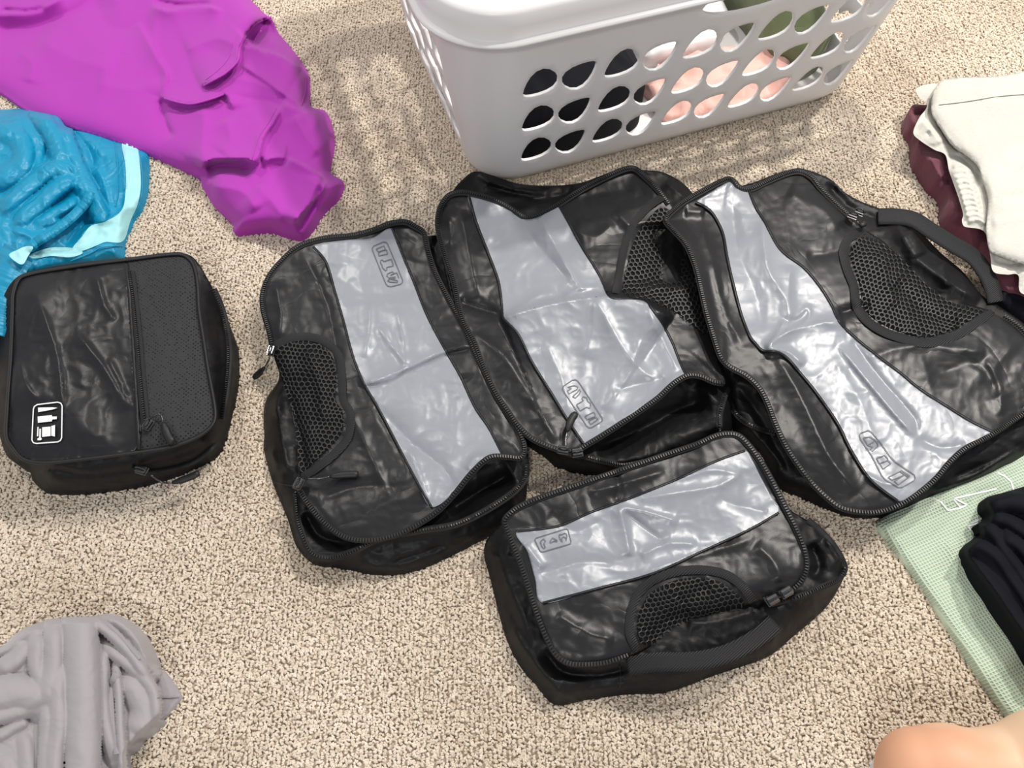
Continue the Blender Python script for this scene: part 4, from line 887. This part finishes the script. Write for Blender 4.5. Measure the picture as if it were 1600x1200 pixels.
def grey():
    ol = z3([(-70,1030),(0,1011),(22,992),(43,979),(80,967),(108,964),(141,963),(165,959),(188,962),(206,975),(223,996),(236,1027),(240,1037),(260,1053),(282,1087),(277,1096),(256,1120),(225,1148),(201,1176),(201,1200),(195,1270),(60,1290),(-70,1290)], .005)
    g, f = garment('grey_garment', ol, (lambda P: .033-.021*np.clip((P[:, 0]-205)/45, 0, 1), 14, [
        ([(100,992),(97,1005),(92,1025)], -.012, 5, 5), ([(-10,1128),(25,1124),(64,1114)], -.008, 3, 8), ([(215,1100),(225,1120),(228,1140)], .003, 8, 8), ([(240,1040),(246,1080),(250,1120)], -.004, 4, 5)], [(36,.002,0,3),(14,.0008,1,6)]), M_GREY,
        'bunched soft grey jersey garment at the bottom left corner', res=2.6, tubes=[
        ([(124,962),(128,1027),(130,1092),(130,1157),(130,1260)], .066, 24), ([(96,1035),(89,1080),(92,1125),(86,1170),(84,1260)], .058, 13), ([(75,1088),(73,1135),(70,1200),(68,1260)], .052, 10), ([(84,978),(84,1027),(78,1066),(70,1105)], .056, 14),
        ([(58,990),(57,1035),(65,1070),(69,1100)], .050, 12), ([(42,1000),(25,1030),(-6,1048)], .043, 13), ([(-5,1018),(32,995),(70,980)], .040, 11), ([(-20,1090),(25,1082),(50,1088),(66,1102)], .054, 25), ([(-20,1122),(30,1110),(66,1101)], .046, 13),
        ([(-10,1155),(22,1136),(46,1124)], .040, 9), ([(34,1140),(40,1165),(46,1250)], .040, 13), ([(4,1180),(18,1240)], .036, 15), ([(138,966),(170,988),(206,1024),(232,1064)], .053, 8), ([(156,962),(195,980),(222,1015),(236,1052)], .044, 13),
        ([(155,1004),(184,1025),(210,1046),(234,1072),(242,1098),(240,1135)], .048, 9), ([(158,1006),(160,1048),(160,1092),(165,1135),(178,1190)], .048, 10), ([(181,1040),(186,1092),(188,1135),(193,1220)], .050, 6), ([(192,1055),(216,1088),(224,1115),(210,1150)], .046, 20), ([(196,1115),(206,1150),(200,1180)], .038, 12), ([(168,1050),(172,1100),(178,1150),(186,1200)], .040, 10)])
    band('seam_tape', [(182,1052),(178,1064),(172,1090),(174,1120),(180,1150),(184,1178)], 6.0, f, .001, M_GREY2, g, dome=.0016, rib=.0004)
    band('seam_stitching', [(168,976),(184,990),(200,1008),(218,1030)], 4.0, f, .0012, M_GREY2, g, dome=.0012, rib=.0005)
    band('hem_stitching', [(246,1090),(262,1090),(281,1089)], 0.8, f, .001, M_GREY2, g, dome=.0008)
grey()
def right_side():
    # maroon garment under the linen
    mo = z3([(1422,170),(1428,163),(1445,164),(1500,160),(1640,150),(1770,180),(1780,400),(1640,470),(1593,456),(1575,452),(1556,430),(1540,392),(1520,362),(1503,344),(1484,328),(1482,298),(1465,280),(1453,262),(1436,235),(1434,205),(1424,188)], .030)
    garment('maroon_garment', mo, (.034, 9, [([(1426,180),(1440,176),(1450,190)], -.012, 5, 5), ([(1470,278),(1482,290)], -.012, 5, 7), ([(1440,236),(1460,262),(1480,300),(1495,330)], .006, 6, 6), ([(1450,250),(1475,250)], .005, 6, 6)], [(14,.003,1,3)]), M_MAROON, 'dusty maroon garment folded beneath the off-white linen')
    wl = z3([(1432,138),(1463,131),(1500,150),(1600,150),(1760,150),(1780,300),(1770,430),(1640,462),(1596,458),(1591,430),(1573,429),(1552,424),(1547,398),(1538,362),(1507,354),(1503,345),(1505,335),(1497,307),(1483,267),(1477,242),(1460,234),(1437,219),(1427,207),(1437,183),(1447,170),(1448,160),(1437,153)], .048)
    g, f = garment('linen_trousers', wl, (.052, 8, [([(1450,155),(1460,180),(1480,215),(1500,240)], -.008, 6, 8), ([(1440,190),(1455,205),(1470,225)], .005, 8, 8), ([(1478,244),(1500,244),(1520,262),(1535,290)], -.008, 5, 10), ([(1484,262),(1500,310),(1510,345)], .006, 6, 9), ([(1450,205),(1452,215)], -.003, 3, 3), ([(1550,405),(1575,412),(1600,410)], -.006, 6, 6), ([(1590,425),(1592,450)], -.008, 3, 3)]
        + [([(1488+i*2.4, 262+i*8.5), (1502+i*2.6, 258+i*8.5), (1518+i*2.2, 270+i*8)], .0045, 3, 3) for i in range(11)], [(16,.0022,1,5)]), M_LINEN, 'off-white linen trousers folded on the pile at the right edge', cat='trousers', skirt=False, res=2.2)
    top = z3([(1457,147),(1463,135),(1473,125),(1507,121),(1557,119),(1600,112),(1680,100),(1760,120),(1790,260),(1770,400),(1680,418),(1600,412),(1557,398),(1545,388),(1541,357),(1544,313),(1535,280),(1527,257),(1493,230),(1473,203),(1456,177)], .060)
    f2 = Field(top, .068, 10, [([(1475,150),(1520,143),(1570,135)], .003, 5, 7), ([(1560,150),(1520,190),(1540,230)], .003, 16, 16), ([(1550,310),(1600,305)], -.002, 6, 6), ([(1560,240),(1600,260)], .003, 14, 14), ([(1550,350),(1600,340)], .0025, 8, 8)], [(50,.003,0,2),(18,.0010,1,6)])
    o = sheet('upper_leg', top, f2, M_LINEN, g, 3.4, thick=.006)
    band('seam', [(1468,163),(1510,158),(1560,150),(1610,146)], .9, f2, .0005, M_LINEN, g, dome=.0012)
    garment('dark_garment', z3([(1562,452),(1578,446),(1600,452),(1650,470),(1650,520),(1600,500),(1562,470)], .02), (.028, 8, [([(1570,462),(1620,475)], -.006, 5, 5)], []), M_BLACK, 'sliver of black cloth under the linen pile, above the largest cube')
    # green waffle knit
    go = z3([(1372,819),(1395,800),(1440,780),(1500,752),(1580,715),(1620,690),(1720,700),(1760,900),(1760,1240),(1640,1230),(1592,1142),(1565,1104),(1527,1050),(1482,979),(1440,912),(1394,850)], .006)
    g, f = garment('green_waffle_shirt', go, (.012, 6, [([(1376,826),(1430,800),(1500,775)], .004, 6, 6), ([(1390,838),(1450,812),(1520,785)], -.0025, 5, 5), ([(1480,840),(1490,870),(1500,910),(1530,960)], .0035, 22, 10), ([(1460,900),(1500,880),(1540,870)], -.002, 12, 12)], [(60,.0025,0,4)]), M_WAFFLE, 'pale green waffle knit garment with white outline print, lower right', cat='shirt')
    o = lambda L: [(1440+x/4, 700+y/4) for x, y in L]
    strokes('print', [['o', *o([(70,312),(120,335),(165,390),(240,375),(285,355),(205,315),(470,255)])], ['o', *o([(200,320),(245,372)])], ['o', *o([(475,155),(520,175),(560,210),(575,260)])],
        ['o', *o([(390,340),(375,370),(395,415),(420,430)])], ['o', *o([(290,488),(350,470),(360,530)])], ['o', *o([(290,490),(335,545),(370,520)])], ['o', *o([(310,470),(400,430)])]], f, .0006, M_WPRINT, g, 1.3)
    bo = z3([(1600,760),(1570,769),(1540,778),(1539,792),(1545,806),(1527,819),(1531,831),(1521,841),(1505,857),(1507,872),(1522,894),(1547,927),(1572,964),(1597,1000),(1640,1060),(1740,1100),(1740,740),(1660,740)], .016)
    garment('black_garment', bo, (.044, 10, [([(1542,795),(1560,805),(1600,830)], .009, 3, 14), ([(1545,808),(1570,815),(1610,850)], -.009, 4, 6), ([(1530,828),(1560,840),(1580,870),(1610,900)], .009, 3, 12), ([(1508,858),(1530,855),(1555,872),(1580,900),(1620,950)], .010, 3, 16), ([(1515,850),(1545,860),(1570,888),(1610,930)], -.009, 4, 5),
        ([(1565,830),(1585,838),(1600,860)], .007, 8, 8), ([(1560,780),(1600,790)], .006, 10, 10), ([(1530,890),(1570,940),(1610,1000)], .004, 12, 12)], [(30,.002,0,4)]), M_BLACK, 'soft black garment bunched on the pale green waffle garment', res=2.8, tubes=[([(1545,792),(1575,783),(1650,800)], .060, 14), ([(1530,824),(1552,830),(1572,860),(1640,960)], .056, 10), ([(1545,808),(1580,815),(1640,860)], .056, 10), ([(1511,862),(1530,852),(1560,872),(1640,990)], .056, 9), ([(1516,880),(1550,920),(1600,990),(1660,1080)], .054, 20), ([(1562,838),(1590,850),(1640,900)], .060, 9)])
right_side()

# ---------------------------------------------------------------- the person's bare leg at the lower right
def leg():
    px = [(1440,1215)]
    r = root('person', px, "bare skin of a person's bent leg at the bottom right corner", 'person')
    nodes = [(1440,1212,.045,.043), (1480,1213,.049,.047), (1530,1216,.050,.044), (1580,1211,.052,.044), (1640,1208,.062,.056), (1740,1225,.085,.072), (1900,1270,.10,.080), (2020,1330,.105,.075), (2080,1370,.10,.045)]
    S = smooth_path([n for n in nodes], False, 6.0)
    P = un(S[:, 0], S[:, 1], S[:, 2]); Rr = S[:, 3]; n = len(P); V = []; Fc = []; sd = 32
    cap = 9; pts = []
    t0 = (P[1]-P[0]); t0 /= np.linalg.norm(t0)
    for k in range(cap): a = math.pi/2*k/cap; pts.append((P[0]-t0*Rr[0]*math.cos(a)*.95, max(.002, Rr[0]*math.sin(a))))
    for i in range(n): pts.append((P[i], Rr[i]))
    for i, (c, q) in enumerate(pts):
        t = t0 if i < cap else (P[min(i-cap+1, n-1)]-P[max(i-cap-1, 0)]); t = t/np.linalg.norm(t); s = np.cross(t, (0, 0, 1)); s /= np.linalg.norm(s); u = np.cross(s, t)
        for k in range(sd):
            a = 2*math.pi*k/sd; V.append(c+(s*math.cos(a)+u*math.sin(a))*q*(1+0.02*math.sin(3*a+i*.1)))
    for i in range(len(pts)-1):
        for k in range(sd): Fc.append((i*sd+k, i*sd+(k+1) % sd, (i+1)*sd+(k+1) % sd, (i+1)*sd+k))
    Fc.append(tuple((len(pts)-1)*sd+k for k in range(sd))); mesh_np('leg', V, Fc, M_SKIN, r)
    w = z3([(1361,1200),(1366,1188),(1374,1178),(1384,1174),(1396,1190),(1398,1215),(1380,1232),(1362,1220)], .003)
    garment('white_cloth', w, (.010, 6, [], []), M_WHITEC, "tiny white cloth edge peeping out left of the bare leg", cat='cloth')
leg()


# put every root at the base of its thing (parts keep their places)
for o, px in ROOTS:
    P = np.array([(p[0], p[1]) for p in px]).mean(0); w = un(P[0], P[1], 0.0); v = Vector(w)
    for c in o.children: c.location = c.location-v
    o.location = v
